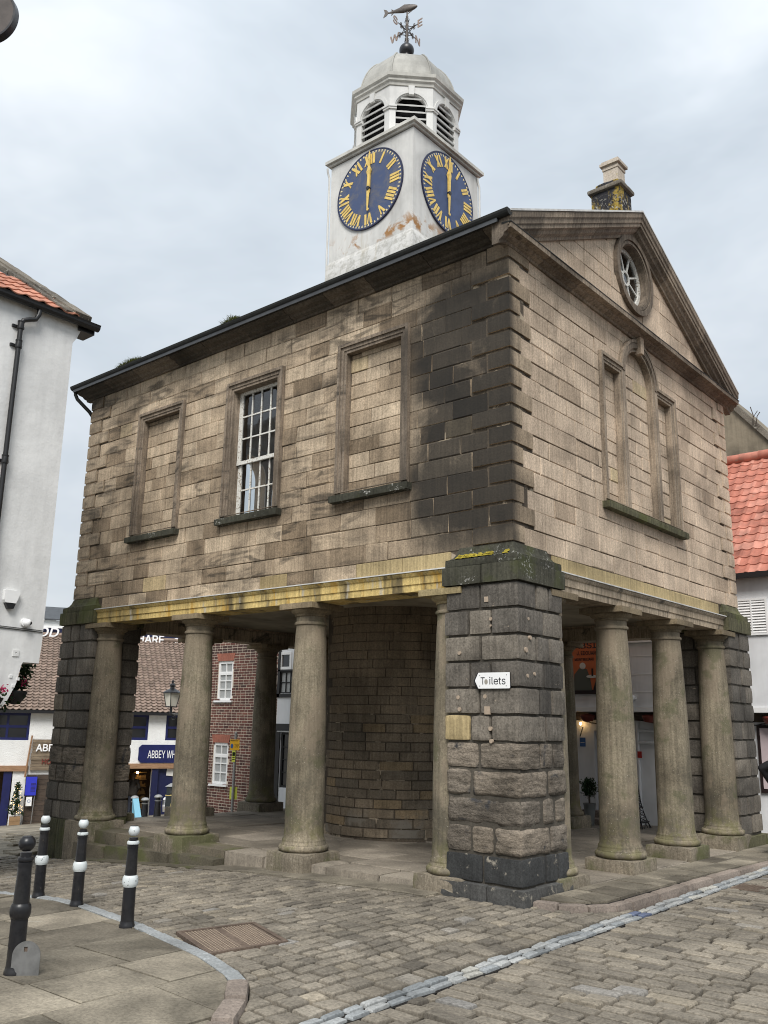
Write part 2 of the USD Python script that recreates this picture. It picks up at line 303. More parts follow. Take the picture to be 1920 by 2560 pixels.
M['kerb'] = stone('kerb_stone', [(0, (.20, .165, .138)), (1., (.28, .232, .195))], .3, 0, .35, bstr=.7, rough=.85)
M['ground'] = stone('ground_stone', [(0, (.19, .17, .14)), (1., (.19, .17, .14))], .3, 0, .3)
# painted and rendered walls
def render_mat(name, col, grime=.2, bstr=.25, bscale=9., bdist=.01, rough=.8, stain=None):
    g = G(); n = g.noise(.9, 6, .6, dist=.5); c = g.mix(1., col, g.ramp(n, [(.35, 1-grime), (.6, 1.)]), 'multiply')
    n2 = g.noise(1., 4, .6, stretch=(7, 7, .8)); c = g.mix(1., c, g.ramp(n2, [(.3, 1-grime*.6), (.6, 1.)]), 'multiply')
    if stain: c = stain(g, c)
    h = g.math('add', g.noise(bscale, 6, .65), g.math('multiply', g.noise(2.2, 3, .5), .8))
    return g.finish(name, c, rough, h, bstr, bdist, spec=.3)
M['white'] = render_mat('white_render', (.80, .80, .785), .16, .45, 3.5, .025)
M['rough_white'] = render_mat('roughcast_white', (.80, .80, .78), .08, .8, 22., .03)
M['white2'] = render_mat('white_painted_wall', (.74, .75, .76), .14, .25, 5.)
def tower_stain(g, c):
    s = g.sep(); n = g.noise(2.6, 6, .65, dist=.5)
    m_ = g.math('multiply', g.math('multiply', g.mr(s+'.z', 11.0, 11.12), g.mr(s+'.z', 11.6, 11.16)), g.mr(n, .5, .6))
    c = g.mix(g.math('multiply', m_, .95), c, (.33, .15, .03))
    m2 = g.math('multiply', g.mr(s+'.z', 11.25, 10.9), g.mr(g.noise(9, 5, .7), .45, .62)); c = g.mix(g.math('multiply', m2, .6), c, (.33, .32, .28))
    m3 = g.math('multiply', g.mr(g.noise(1., 4, .6, stretch=(4, 4, .6), loc=(2, 2, 2)), .58, .7), g.mr(s+'.z', 13., 11.))
    return g.mix(g.math('multiply', m3, .5), c, (.45, .40, .30))
M['tower'] = render_mat('tower_white_paint', (.69, .682, .65), .24, .2, 8., .008, stain=tower_stain)
M['lantern'] = render_mat('lantern_white_paint', (.70, .695, .67), .2, .12, 14., .004, rough=.6)
M['tower_trim'] = render_mat('weathered_white_trim', (.66, .645, .59), .32, .4, 16., .006)
M['lead'] = render_mat('dome_lead', (.46, .45, .41), .35, .4, 14., .008, rough=.65)
M['brown_render'] = render_mat('brown_render', (.27, .225, .16), .45, .5, 7., .02)
M['grey_render'] = render_mat('grey_render', (.42, .42, .41), .3, .4, 7., .02)
def plain(name, col, rough=.5, metallic=0., grime=0., gs=8., bump=0., spec=.5, **ex):
    g = G(); c = col
    if grime: c = g.mix(1., col, g.ramp(g.noise(gs, 5, .65), [(.32, 1-grime), (.6, 1.05)]), 'multiply')
    return g.finish(name, c, rough, g.noise(gs*2, 4, .6) if bump else None, bump, .004, metallic, spec, ex)
g_ = G(); n_ = g_.noise(17, 5, .68, dist=.5); c_ = g_.mix(g_.mr(n_, .66, .70), (.009, .009, .011), (.06, .045, .035)); sz_ = g_.sep(); c_ = g_.mix(g_.math('multiply', g_.mr(g_.noise(5, 5, .6), .45, .65), .35), c_, (.028, .026, .024))
M['black_iron'] = g_.finish('black_painted_iron', c_, g_.ramp(g_.noise(9, 4, .6), [(.3, .22), (.65, .42)]), n_, .15, .003)
def chipped(g, c): return c
g_ = G(); n_ = g_.noise(26, 4, .65, dist=.6); c_ = g_.mix(g_.mr(n_, .635, .65), (.62, .66, .66), (.02, .02, .022)); c_ = g_.mix(1., c_, g_.ramp(g_.noise(9, 4, .6), [(.3, .85), (.6, 1.)]), 'multiply')
M['band_white'] = g_.finish('chipped_white_paint', c_, .38, n_, .15, .003)
M['steel'] = plain('galvanised_steel', (.36, .36, .35), .5, .55, .3, 6.)
M['dark_steel'] = plain('aluminium_plate', (.20, .20, .195), .55, .4, .35, 7.)
M['vane'] = plain('vane_metal', (.10, .085, .075), .5, .35, .4, 18.)
M['vane_gilt'] = plain('vane_gilt', (.36, .27, .22), .5, .3, .35, 18.)
M['ball'] = plain('black_ball', (.022, .022, .026), .35, .1, .3, 6.)
g_ = G(); n_ = g_.noise(3.2, 6, .7, dist=.7); c_ = g_.mix(g_.mr(n_, .42, .68, 0., .55), (.052, .078, .165), (.17, .155, .125))
M['dial'] = g_.finish('worn_blue_dial', c_, .6, g_.noise(22, 4, .6), .2, .004)
M['dial_clean'] = plain('blue_dial', (.052, .080, .175), .55, 0, .25, 5.)
M['gold'] = plain('gold_paint', (.80, .57, .16), .5, 0, .3, 12.)
M['tick'] = plain('dial_marks', (.72, .62, .36), .55)
M['dark'] = plain('dark_interior', (.012, .012, .013), .9)
M['plaster'] = plain('interior_plaster', (.62, .60, .56), .9, 0, .15, 3.)
g_ = G(); n_ = g_.noise(34, 5, .7, dist=.4); c_ = g_.mix(g_.mr(n_, .56, .6), (.70, .69, .64), (.20, .15, .09))
M['sash'] = g_.finish('peeling_white_paint', c_, .6, n_, .4, .004)
M['white_paint'] = plain('white_paint', (.80, .80, .79), .4)
M['navy'] = plain('navy_paint', (.012, .016, .085), .35, 0, .2, 5.)
M['navy_dark'] = plain('dark_navy_paint', (.008, .011, .05), .4)
M['red_door'] = plain('red_door_paint', (.085, .012, .012), .4, 0, .2, 5.)
M['timber'] = plain('black_timber', (.014, .013, .013), .6, 0, .3, 8., .2)
def wood(name, a, b, sc=(3, 3, 40)):
    g = G(); n = g.noise(1., 5, .65, stretch=sc, dist=.6); c = g.ramp(n, [(.3, a), (.65, b)]); return g.finish(name, c, .7, n, .3, .006)
M['oak'] = wood('oak_beam', (.19, .10, .05), (.36, .21, .115))
M['brown_wood'] = wood('brown_boards', (.10, .07, .045), (.24, .185, .125), (2, 2, 9))
M['dark_wood'] = wood('dark_boards', (.035, .024, .017), (.075, .052, .036), (2, 2, 9))
M['crate'] = wood('planter_wood', (.21, .125, .06), (.32, .20, .10))
g_ = G(); fr_ = g_.add('fresnel', IOR=1.85); tr_ = g_.add('transparent_bsdf', color=(.80, .83, .83)); gl_ = g_.add('glossy_bsdf', color=(1, 1, 1), roughness=.02)
mx_ = g_.add('mix_closure', [(fr_+'.fac', 'fac'), (tr_+'.BSDF', 'closure1'), (gl_+'.BSDF', 'closure2')])
M['glass'] = usdkit.material(stage, LK+'window_glass', g_.n, g_.l, surface=mx_+'.closure')
M['dark_glass'] = plain('dark_window', (.02, .021, .023), .06, spec=.7)
M['net'] = plain('net_curtain_window', (.34, .35, .345), .35)
def tile(name, stops, grime=.25):
    g = G(); c = g.ramp(g.tone(), stops); c = g.mix(1., c, g.ramp(g.noise(3., 5, .6), [(.32, 1-grime), (.6, 1.05)]), 'multiply'); n = g.noise(26, 4, .7)
    c = g.mix(g.math('multiply', g.mr(g.noise(11, 5, .7, loc=(3, 3, 1)), .60, .68), .6), c, (.24, .215, .16) if 'pantile' in name else stops[0][1])
    return g.finish(name, c, .8, n, .3, .006)
M['red_tile'] = tile('red_pantile', [(0, (.34, .11, .07)), (.5, (.47, .17, .115)), (1., (.58, .26, .19))], .4)
M['old_tile'] = tile('old_pantile', [(0, (.38, .15, .09)), (1., (.50, .22, .14))], .35)
M['brown_tile'] = tile('brown_pantile', [(0, (.20, .145, .112)), (1., (.31, .228, .18))], .25)
M['brick'] = tile('red_brick', [(0, (.065, .032, .026)), (.5, (.125, .047, .035)), (1., (.20, .082, .058))], .35)
M['brick_joint'] = plain('brick_mortar', (.62, .53, .43), .9, 0, .25, 12.)
M['coping'] = stone('coping_stone', [(0, (.12, .105, .085)), (1., (.20, .175, .14))], .5, 0, .4, blot=((.34, .31, .26), .6, .66, 16.))
M['slate'] = plain('slate', (.06, .065, .07), .6, 0, .3, 5.)
M['gutter_black'] = plain('black_gutter', (.012, .012, .013), .4)
M['gutter_old'] = plain('old_gutter', (.015, .016, .014), .8, 0, .4, 5.)
M['flashing'] = plain('white_flashing', (.62, .61, .58), .7, 0, .3, 7.)
M['lichen'] = stone('yellow_moss', [(0, (.30, .24, .03)), (1., (.42, .34, .05))], .4, 0, .5, bstr=1.)
def ch(g, c):
    n = g.noise(1., 5, .65, stretch=(4., 4., 1.5)); n2 = g.noise(24, 4, .7); s = g.sep()
    k = g.math('multiply', g.mr(n, .47, .57), g.mr(n2, .40, .52)); c = g.mix(g.math('multiply', k, .95), c, (.36, .25, .045))
    return g.mix(g.math('multiply', g.mr(g.noise(20, 4, .7, loc=(7, 0, 0)), .55, .62), g.mr(s+'.z', 10.85, 10.5)), c, (.42, .40, .34))
M['chimney'] = stone('lichened_chimney', [(0, (.022, .022, .026)), (1., (.03, .03, .034))], .3, 0, .3, soot=ch)
M['pot'] = stone('chimney_pot_clay', [(0, (.42, .36, .29)), (1., (.48, .42, .35))], .3, 0, .25, blot=((.33, .26, .06), .62, .7, 7.))
def leafm(name, a, b):
    g = G(); r = g.add('geometry')+'.random_per_island'; c = g.ramp(r, [(0, a), (1., b)])
    p = g.add('principled_bsdf', [(c, 'base_color')], roughness=.6, specular_ior_level=.3); t = g.add('translucent_bsdf', [(c, 'color')])
    mx = g.add('mix_closure', [(p+'.BSDF', 'closure1'), (t+'.BSDF', 'closure2')], fac=.3)
    return usdkit.material(stage, LK+name, g.n, g.l, surface=mx+'.closure')
M['leaf'] = leafm('green_leaves', (.018, .04, .012), (.06, .11, .03))
M['grass'] = leafm('tuft_grass', (.11, .12, .03), (.24, .24, .08))
M['petal'] = leafm('pink_petals', (.50, .03, .12), (.62, .10, .22))
M['petal_red'] = leafm('red_petals', (.50, .05, .04), (.60, .12, .08))
M['sign_white'] = plain('sign_white', (.86, .86, .85), .35)
M['sign_black'] = plain('sign_black', (.010, .010, .012), .4)
M['sign_board'] = plain('old_sign_board', (.085, .07, .062), .7, 0, .3, 9.)
M['arch_brick'] = tile('rubbed_brick', [(0, (.25, .085, .055)), (1., (.36, .135, .09))], .25)
M['worn_dot'] = plain('worn_grey_paint', (.36, .33, .28), .6, 0, .4, 120.)
M['letter_white'] = plain('white_lettering', (.86, .86, .86), .4)
M['letter_red'] = plain('red_lettering', (.16, .03, .02), .5)
M['orange'] = plain('poster_orange', (.48, .125, .042), .5, 0, .1, 4.)
M['poster_grey'] = plain('poster_grey', (.085, .095, .08), .5)
M['poster_white'] = plain('poster_white', (.62, .60, .56), .5)
M['poster_red'] = plain('poster_red', (.40, .03, .015), .5)
M['pink_poster'] = plain('pink_poster', (.52, .43, .44), .5, 0, .06, 3.)
M['frame_dark'] = plain('dark_frame', (.02, .012, .012), .4)
M['yellow_sign'] = plain('yellow_sign', (.72, .40, .02), .45)
M['lime_sign'] = plain('lime_sign', (.62, .68, .10), .45)
M['blue_sign'] = plain('blue_sign', (.03, .10, .30), .45)
M['screen'] = plain('blue_poster', (.03, .04, .48), .4)
M['aboard'] = plain('pale_blue_board', (.25, .55, .72), .45)
M['rust'] = stone('rusty_iron', [(0, (.10, .075, .058)), (1., (.15, .112, .086))], .35, 0, .35, bstr=.4)
M['rust_stud'] = plain('worn_stud', (.27, .21, .15), .6, 0, .3, 30.)
M['plug'] = plain('mortar_plug', (.40, .315, .235), .9, 0, .2, 20.)
M['bin'] = plain('dark_bin', (.018, .024, .026), .4)
M['bin_gold'] = plain('gold_band', (.55, .43, .16), .45)
M['car_white'] = plain('white_car_paint', (.78, .78, .78), .25, extra=None) if False else plain('white_car_paint', (.78, .78, .78), .22)
M['lamp_glass'] = plain('frosted_lamp_glass', (.62, .60, .52), .4)
M['skin'] = plain('skin', (.42, .25, .18), .55)
M['jacket'] = plain('black_jacket', (.009, .009, .011), .7, 0, .3, 14., .3)
M['jacket_brown'] = plain('dark_brown_coat', (.022, .017, .012), .8, 0, .3, 14.)
M['jeans'] = plain('dark_trousers', (.018, .022, .035), .8)
M['hair'] = plain('brown_hair', (.075, .042, .02), .6)
M['metal_chrome'] = plain('bright_metal', (.5, .5, .5), .25, .9)
M['terracotta'] = plain('grey_pot', (.16, .165, .16), .7, 0, .25, 6.)
M['shop_dim'] = plain('shop_interior', (.16, .10, .05), .8, 0, .5, 5.)
M['shop_goods'] = plain('shop_goods', (.42, .27, .11), .7, 0, .5, 14.)
g_ = G(); e_ = g_.add('emission', color=(1., .62, .25), strength=9.)
M['warm_lamp'] = usdkit.material(stage, LK+'warm_lamp', g_.n, g_.l, surface=e_+'.emission')
g_ = G(); e_ = g_.add('emission', color=(1., .66, .3), strength=2.2)
M['fairy'] = usdkit.material(stage, LK+'fairy_light', g_.n, g_.l, surface=e_+'.emission')
# ------------------------------------------------------------------ the town hall
L, W = 9.79, 7.73
TH = thing('town_hall', 'sandstone market hall raised on columns, with a white clock tower on its roof', 'building')
FF = Frame((0, 0, 0), EX, -EY); GF = Frame((0, 0, 0), EY, EX)
rg = random.Random(7)
ZC = [8.10-.254*k for k in range(17)]            # course joints, top down
RS = .477                                        # roof slope
def rake(y): return 8.323+RS*((y if y < W/2 else W-y)+.295)
WIN = [(-8.08, -6.73), (-5.555, -4.19), (-2.985, -1.635)]
WZ0, WZ1, AW_ = 5.06, 7.405, .15
front_open = [sbox(a, WZ0-.1, b, WZ1) for a, b in WIN]
front_inner = [sbox(a+AW_, WZ0, b-AW_, WZ1-AW_) for a, b in WIN]
YC = W/2
def ven(r, hw, hz, base=WZ0): return unary_union([sbox(YC-hw, base, YC+hw, hz), Point(YC, 7.32).buffer(r, 24)])
VOUT = unary_union([sbox(2.48, WZ0, 5.26, 7.41), Point(YC, 7.32).buffer(.70, 32), sbox(YC-.70, WZ0, YC+.70, 7.32)])
VIN = [sbox(2.63, WZ0, 3.16, 7.26), unary_union([sbox(YC-.505, WZ0, YC+.505, 7.32), Point(YC, 7.32).buffer(.505, 32)]), sbox(W-3.16, WZ0, W-2.63, 7.26)]
OC = Point(YC, 9.21).buffer(.69, 40)
# solid walls behind the facing stones
front_wall = put(TH, 'front_wall', extr(sbox(-L, 3.80, 0, 8.12).difference(unary_union(front_inner).buffer(.025, join_style=2)), FF, -.36, -.012), M['mortar'])
tri = Polygon([(0, 8.12), (0, 8.3), (YC, rake(YC)-.1), (W, 8.3), (W, 8.12)])
gable_wall = put(TH, 'gable_wall', extr(unary_union([sbox(0, 3.80, W, 8.12), tri]).difference(unary_union([q.buffer(.025, join_style=2) for q in VIN]+[Point(YC, 9.21).buffer(.56, 32)])), GF, -.36, -.012), M['mortar'])
BF = Frame((0, W, 0), EX, EY); LF = Frame((-L, 0, 0), EY, -EX)
put(TH, 'rear_wall', extr(sbox(-L, 3.80, 0, 8.3), BF, -.35, 0), M['gable'])
put(TH, 'end_wall', extr(unary_union([sbox(.002, 3.80, W-.002, 8.12), Polygon([(0.002, 8.12), (0.002, 8.3), (YC, rake(YC)-.1), (W-.002, 8.3), (W-.002, 8.12)])]).difference(unary_union(VIN)), LF, -.35, 0), M['gable'])
put(TH, 'interior_lining', extr(sbox(.4, 3.95, W-.4, 8.0).difference(unary_union(VIN)), LF, -.38, -.352), M['plaster'])
put(TH, 'interior_lining', extr(sbox(-L+.4, 3.95, -.4, 8.0), BF, -.38, -.352), M['plaster'])
def lay(frame, parent, name, mat, z0, z1, spans, cut, lo=.36, hi=.72, rng=rg, tone=None, n1=.0, base=-.012, c=.006, clip=None, gap=.0035):
    for a, b in spans:
        u = a
        first = True
        while u < b-.02:
            l = rng.uniform(lo, hi)
            if b-(u+l) < lo*.75: l = b-u
            blk = sbox(u+gap, z0+gap, min(u+l, b)-gap, z1-gap); u += l
            for o in cut:
                if blk.intersects(o): blk = blk.difference(o.buffer(gap, join_style=2))
            if clip is not None: blk = blk.intersection(clip)
            for g in getattr(blk, 'geoms', [blk]):
                if g.is_empty or g.area < .004 or g.geom_type != 'Polygon': continue
                t = min(max((tone(g) if tone else rng.gauss(.55, .2)), 0), 1); x0, y0, x1, y1 = g.bounds; mb = Mb(); mb.tone = t
                pr = n1+rng.uniform(-.004, .006)
                if abs(g.area-(x1-x0)*(y1-y0)) < 1e-5: cbox(mb, frame, x0, x1, y0, y1, base, pr, c*rng.choice([.6, 1., 1., 1.8, 2.6]), .0035, rng)
                else: e = extr(g.simplify(.004), frame, base, pr-.001); mb.add(*e.geo())
                put(parent, name, mb, mat(g) if callable(mat) else mat, t)
def ftone(g):
    x, z = g.centroid.x, g.centroid.y; r = rg.random(); t = rg.gauss(.56, .17)
    if z > 7.55: t = rg.gauss(.72, .1)
    if r < .025: t = 1.
    if r > .91: t = .1
    if x > -4.3 and z < 7.2: t -= .12
    return t
# near corner quoins wrap both faces
QUO = []
for k in range(16):
    z1, z0 = ZC[k], ZC[k+1]; lf, lg = ((.32, .50) if k % 2 == 0 else (.575, .25)); ll = .38 if k % 2 == 0 else .655; lr = .28 if k % 2 == 0 else .55
    v, f = grid_box((-lf, -.028, z0+.04), (.024, lg, z1), 9, .012, .003, k+3, 6.); put(TH, 'quoin_stone', weld(v, f), M['quoin'], .35+.3*rg.random(), smooth=35)
    v, f = grid_box((-L-.024, -.024, z0+.026), (-L+ll, .3, z1), 9, .016, .004, k+33, 6.); put(TH, 'quoin_stone', weld(v, f), M['quoin'], .45+.3*rg.random(), smooth=35)
    v, f = grid_box((-.3, W-lr, z0+.026), (.024, W+.024, z1), 9, .016, .004, k+63, 6.); put(TH, 'quoin_stone', weld(v, f), M['gable'], .3+.4*rg.random(), smooth=35)
    lay(FF, front_wall, 'front_stone', M['wall'], z0, z1, [(-L+ll+.022, -lf-.02)], front_open, tone=ftone)
    lay(GF, gable_wall, 'gable_stone', M['gable'], z0, z1, [(lg+.012, W-lr-.022)], [VOUT], .40, .80, tone=lambda g: min(.95, rg.gauss(.5, .17)))
lay(FF, front_wall, 'front_stone', lambda g: M['olive'] if g.centroid.x > -4.6 and rg.random() < .6 or rg.random() < .1 else M['wall'], 3.80, 4.036, [(-8.86, -.93)], [], .5, .95, tone=lambda g: rg.choice([.05, .3, .5, .6, .8]))
lay(GF, gable_wall, 'gable_stone', M['olive'], 3.80, 4.036, [(.93, 6.80)], [], .85, 1.2, tone=lambda g: .4+.5*rg.random())
# pediment stones
ptri = Polygon([(.15, 8.19), (YC, rake(YC)-.36), (W-.15, 8.19)])
for k in range(8):
    z0 = 8.19+.254*k; lay(GF, gable_wall, 'pediment_stone', M['gable'], z0, z0+.254, [(0.2+rg.random()*.3, W)], [OC], .32, .62, tone=lambda g: min(.95, rg.gauss(.45, .16)), clip=ptri)
# ---- windows
def infill(frame, parent, poly, n, mat):
    back = put(parent, 'infill_panel', extr(poly.buffer(.015, join_style=2), frame, n-.05, n-.012), M['mortar'])
    x0, z0, x1, z1 = poly.bounds; z = z0; k = 0
    while z < z1-.02:
        lay(frame, back, 'infill_stone', mat, z, min(z+.212, z1), [(x0-(.0 if k % 2 else .17), x1)], [], .3, .62, n1=n, base=n-.012, clip=poly.buffer(-.002)); z += .212; k += 1
def architrave(frame, parent, name, outer, inners, deep, mat, tone):
    mb = Mb(); mb.tone = tone; ring = outer.difference(unary_union(inners))
    mb.add(*extr(ring, frame, -deep, .022).geo()); mb.add(*extr(ring.difference(unary_union(inners).buffer(.045, join_style=2)), frame, .022, .036).geo())
    ob = outer.difference(outer.buffer(-.05, join_style=2)).difference(sbox(-99, -99, 99, WZ0+.04) if outer.area > .1 else Polygon()); mb.add(*extr(ob, frame, .036, .06).geo())
    return put(parent, name, mb, mat, tone)
def sill(frame, parent, u0, u1, mat, seed, n1=.12, parts=1):
    for i in range(parts):
        a, b = u0+(u1-u0)*i/parts, u0+(u1-u0)*(i+1)/parts
        v, f = grid_box((a+.004, 4.955, -.1), (b-.004, 5.062, n1), 12, .012, .006, seed+i, 5.); q = frame.o+v[:, :1]*frame.u+v[:, 1:2]*frame.w+v[:, 2:]*frame.n
        put(parent, 'sill', weld(q, f[:, ::-1] if np.linalg.det(np.stack([frame.u, frame.w, frame.n])) < 0 else f), mat, .5, smooth=40)
for i, (a, b) in enumerate(WIN):
    inner = front_inner[i]
    w_ = architrave(FF, TH, 'blind_window' if i != 1 else 'sash_window', front_open[i].intersection(sbox(-99, WZ0, 99, 99)), [inner], .2, M['dark_trim'], [.62, .6, .52][i])
    sill(FF, w_, a-.06, b+.06, M['cap'], 11+i)
    if i != 1: infill(FF, w_, inner, -.085, M['wall'])
    else:
        x0, z0, x1, z1 = inner.bounds; zm = 6.02
        for (q0, q1, n, cols, rows) in ((zm-.03, z1, -.13, 4, 3), (z0, zm+.03, -.165, 4, 2)):
            mb = Mb(); t = .055
            box_ = lambda u0, u1, w0, w1, d0=n-.035, d1=n+.005: fbox(mb, FF, u0, u1, w0, w1, d0, d1)
            box_(x0, x0+t+.03, q0, q1); box_(x1-t-.03, x1, q0, q1); box_(x0, x1, q0, q0+.06, n-.033, n+.008); box_(x0, x1, q1-.05, q1, n-.033, n+.008)
            sp = put(w_, 'sash_frame', mb, M['sash'])
            mb = Mb()
            for c_ in range(1, cols): u = x0+.085+(x1-x0-.17)*c_/cols; fbox(mb, FF, u-.012, u+.012, q0+.05, q1-.04, n-.028, n)
            put(w_, 'glazing_bar', mb, M['sash']); mb = Mb()
            for r_ in range(1, rows): z = q0+.06+(q1-q0-.11)*r_/rows; fbox(mb, FF, x0+.08, x1-.08, z-.012, z+.012, n-.026, n-.003)
            put(w_, 'glazing_bar', mb, M['sash'])
            for c_ in range(cols):
                for r_ in range(rows):
                    u0 = x0+.085+(x1-x0-.17)*c_/cols; u1 = x0+.085+(x1-x0-.17)*(c_+1)/cols; a0 = q0+.06+(q1-q0-.11)*r_/rows; a1 = q0+.06+(q1-q0-.11)*(r_+1)/rows
                    put(w_, 'pane', Mb().add(FF.pts([(u0, a0, n-.016+rg.uniform(-.002, .002)), (u1, a0, n-.016), (u1, a1, n-.016+rg.uniform(-.003, .003)), (u0, a1, n-.016)]), [[0, 1, 2, 3]]), M['glass'])
vw = architrave(GF, TH, 'venetian_window', VOUT, VIN, .26, M['dark_trim'], .85)
put(vw, 'archivolt', extr(Point(YC, 7.32).buffer(.64, 32).difference(Point(YC, 7.32).buffer(.56, 32)).intersection(sbox(0, 7.34, 99, 99)), GF, .036, .05), M['dark_trim'], .9)
put(vw, 'keystone', extr(Polygon([(YC-.045, 7.79), (YC+.045, 7.79), (YC+.075, 8.075), (YC-.075, 8.075)]), GF, .0, .11), M['gable'], .6)
for q in VIN: infill(GF, vw, q, -.085, M['gable'])
sill(GF, vw, 2.42, 5.36, M['cap_green'], 21, .12, 3)
# oculus
def ringp(r1, r0): return Point(YC, 9.21).buffer(r1, 40).difference(Point(YC, 9.21).buffer(r0, 40))
mb = Mb(); mb.tone = .35
for r1, r0, d0, d1 in ((.69, .52, -.28, .03), (.69, .60, .03, .065), (.585, .535, .03, .045)): mb.add(*extr(ringp(r1, r0), GF, d0, d1).geo())
oc = put(TH, 'round_window', mb, M['dark_trim'], .9)
put(oc, 'sash_frame', extr(ringp(.535, .455), GF, -.15, -.10), M['sash'])
put(oc, 'hub_ring', extr(ringp(.135, .10), GF, -.145, -.11), M['sash'])
for k in range(8):
    a = math.pi/8+k*math.pi/4; d = np.array([math.cos(a), math.sin(a)]); n_ = np.array([-d[1], d[0]])*.014; p0 = np.array([YC, 9.21])+d*.125; p1 = np.array([YC, 9.21])+d*.47
    put(oc, 'glazing_bar', extr(Polygon([p0+n_, p1+n_, p1-n_, p0-n_]), GF, -.14, -.115), M['sash'])
put(oc, 'pane', extr(Point(YC, 9.21).buffer(.47, 32), GF, -.134, -.131), M['glass'])
put(oc, 'dark_backing', extr(Point(YC, 9.21).buffer(.7, 24), GF, -.75, -.7), M['slate'])
# ---- cornices, gutter, roof
prof = [(-.05, 8.09), (.04, 8.09), (.05, 8.12), (.11, 8.135), (.14, 8.165), (.23, 8.18), (.26, 8.20), (.29, 8.215), (.29, 8.285), (-.05, 8.285)]
x = -L-.2; cor = []
while x < .19:
    l = min(rg.uniform(.75, 1.1), .2-x); l = l if .2-x-l > .3 else .2-x; d = rg.uniform(-.006, .006)
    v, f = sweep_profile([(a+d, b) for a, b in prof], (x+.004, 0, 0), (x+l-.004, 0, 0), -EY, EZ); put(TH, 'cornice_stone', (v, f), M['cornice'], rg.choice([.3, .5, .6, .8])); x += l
gp = [(.33+.068*math.cos(t), 8.325+.075*math.sin(t)) for t in np.linspace(math.pi, 2*math.pi, 9)]+[(.39, 8.335), (.27, 8.335)]
put(TH, 'gutter', sweep_profile(gp, (-L-.26, 0, 0), (.24, 0, 0), -EY, EZ), M['gutter_old'])
pts = [(-L-.17, -.32, 8.26), (-L-.17, -.31, 8.16), (-L-.16, -.27, 8.08), (-L-.09, -.12, 7.93), (-L-.02, -.06, 7.84), (-L-.06, .1, 7.72)]
put(TH, 'downpipe', tube(pts, .036, 8), M['gutter_old'], smooth=True)
gprof = [(-.05, 8.02), (.035, 8.02), (.05, 8.05), (.12, 8.07), (.14, 8.095), (.235, 8.10), (.242, 8.165), (.20, 8.185), (-.05, 8.20)]
y = -.3
while y < W+.29:
    l = min(rg.uniform(.7, 1.1), W+.3-y); l = l if W+.3-y-l > .3 else W+.3-y; d = rg.uniform(-.005, .005)
    put(TH, 'pediment_cornice_stone', sweep_profile([(a+d, b) for a, b in gprof], (0, y+.004, 0), (0, y+l-.004, 0), EX, EZ), M['dark_trim'], rg.choice([.35, .5, .6, .75])); y += l
put(TH, 'cornice_flashing', Mb().add(GF.pts([(-.31, 8.166, .246), (W+.31, 8.166, .246), (W+.31, 8.178, .246), (-.31, 8.178, .246), (-.31, 8.166, .1), (W+.31, 8.166, .1), (W+.31, 8.198, .1), (-.31, 8.198, .1)]), BOXF), M['gutter_old'])
rp = [(-.05, -.35), (.05, -.35), (.06, -.31), (.12, -.28), (.14, -.24), (.19, -.22), (.195, -.165), (.21, -.16), (.215, -.10), (.235, -.08), (.242, -.01), (.20, 0), (-.05, 0)]
for sgn in (0, 1):
    ys = [-.31]
    while ys[-1] < YC: ys.append(min(YC, ys[-1]+rg.uniform(.7, 1.0)))
    if ys[-1]-ys[-2] < .3: ys.pop(-2)
    for a, b in zip(ys[:-1], ys[1:]):
        d = rg.uniform(-.006, .004); A = []; 
        for yy, s in ((a, .003), (b, -.003)):
            for pa, pb in rp: A.append((pa+d, yy+s, rake(yy+s)+pb*1.108))
        A = np.array(A); n = len(rp); f = np.array([[i, (i+1) % n, n+(i+1) % n, n+i] for i in range(n)]); tv, tf = trimesh.creation.triangulate_polygon(Polygon(rp), engine='earcut')
        e0 = np.stack([tv[:, 0]+d, np.full(len(tv), a+.003), rake(a+.003)+tv[:, 1]*1.108], 1); e1 = np.stack([tv[:, 0]+d, np.full(len(tv), b-.003), rake(b-.003)+tv[:, 1]*1.108], 1)
        V = np.vstack([A, e0, e1]); F = np.vstack([f[:, [0, 1, 2]], f[:, [0, 2, 3]], tf[:, ::-1]+len(A), tf+len(A)+len(tv)])
        if sgn: V = V*[1, -1, 1]+[0, W, 0]; F = F[:, ::-1]
        put(TH, 'raking_cornice_stone', (V, F), M['dark_trim'], rg.choice([.3, .45, .55, .65]))
mb = Mb()
for s in (1, -1):
    q = lambda y, dz, xx: (xx, y if s > 0 else W-y, rake(y)+dz)
    mb.add([q(-.31, .0, .25), q(YC, .0, .25), q(YC, .03, .25), q(-.31, .03, .25), q(-.31, .0, .05), q(YC, .0, .05), q(YC, .03, .05), q(-.31, .03, .05)], BOXF)
put(TH, 'verge_flashing', mb, M['flashing'])
mb = Mb()
for s in (1, -1):
    q = lambda y, dz, xx: (xx, y if s > 0 else W-y, rake(y)+dz)
    mb.add([q(-.36, -.09, .06), q(YC, -.09, .06), q(YC, -.02, .06), q(-.36, -.02, .06), q(-.36, -.09, -L-.2), q(YC, -.09, -L-.2), q(YC, -.02, -L-.2), q(-.36, -.02, -L-.2)], BOXF)
put(TH, 'roof', mb, M['slate'])
put(TH, 'ceiling', box(Mb(), -L+.3, -.3, .3, W-.3, 3.86, 3.95), M['ceiling'])
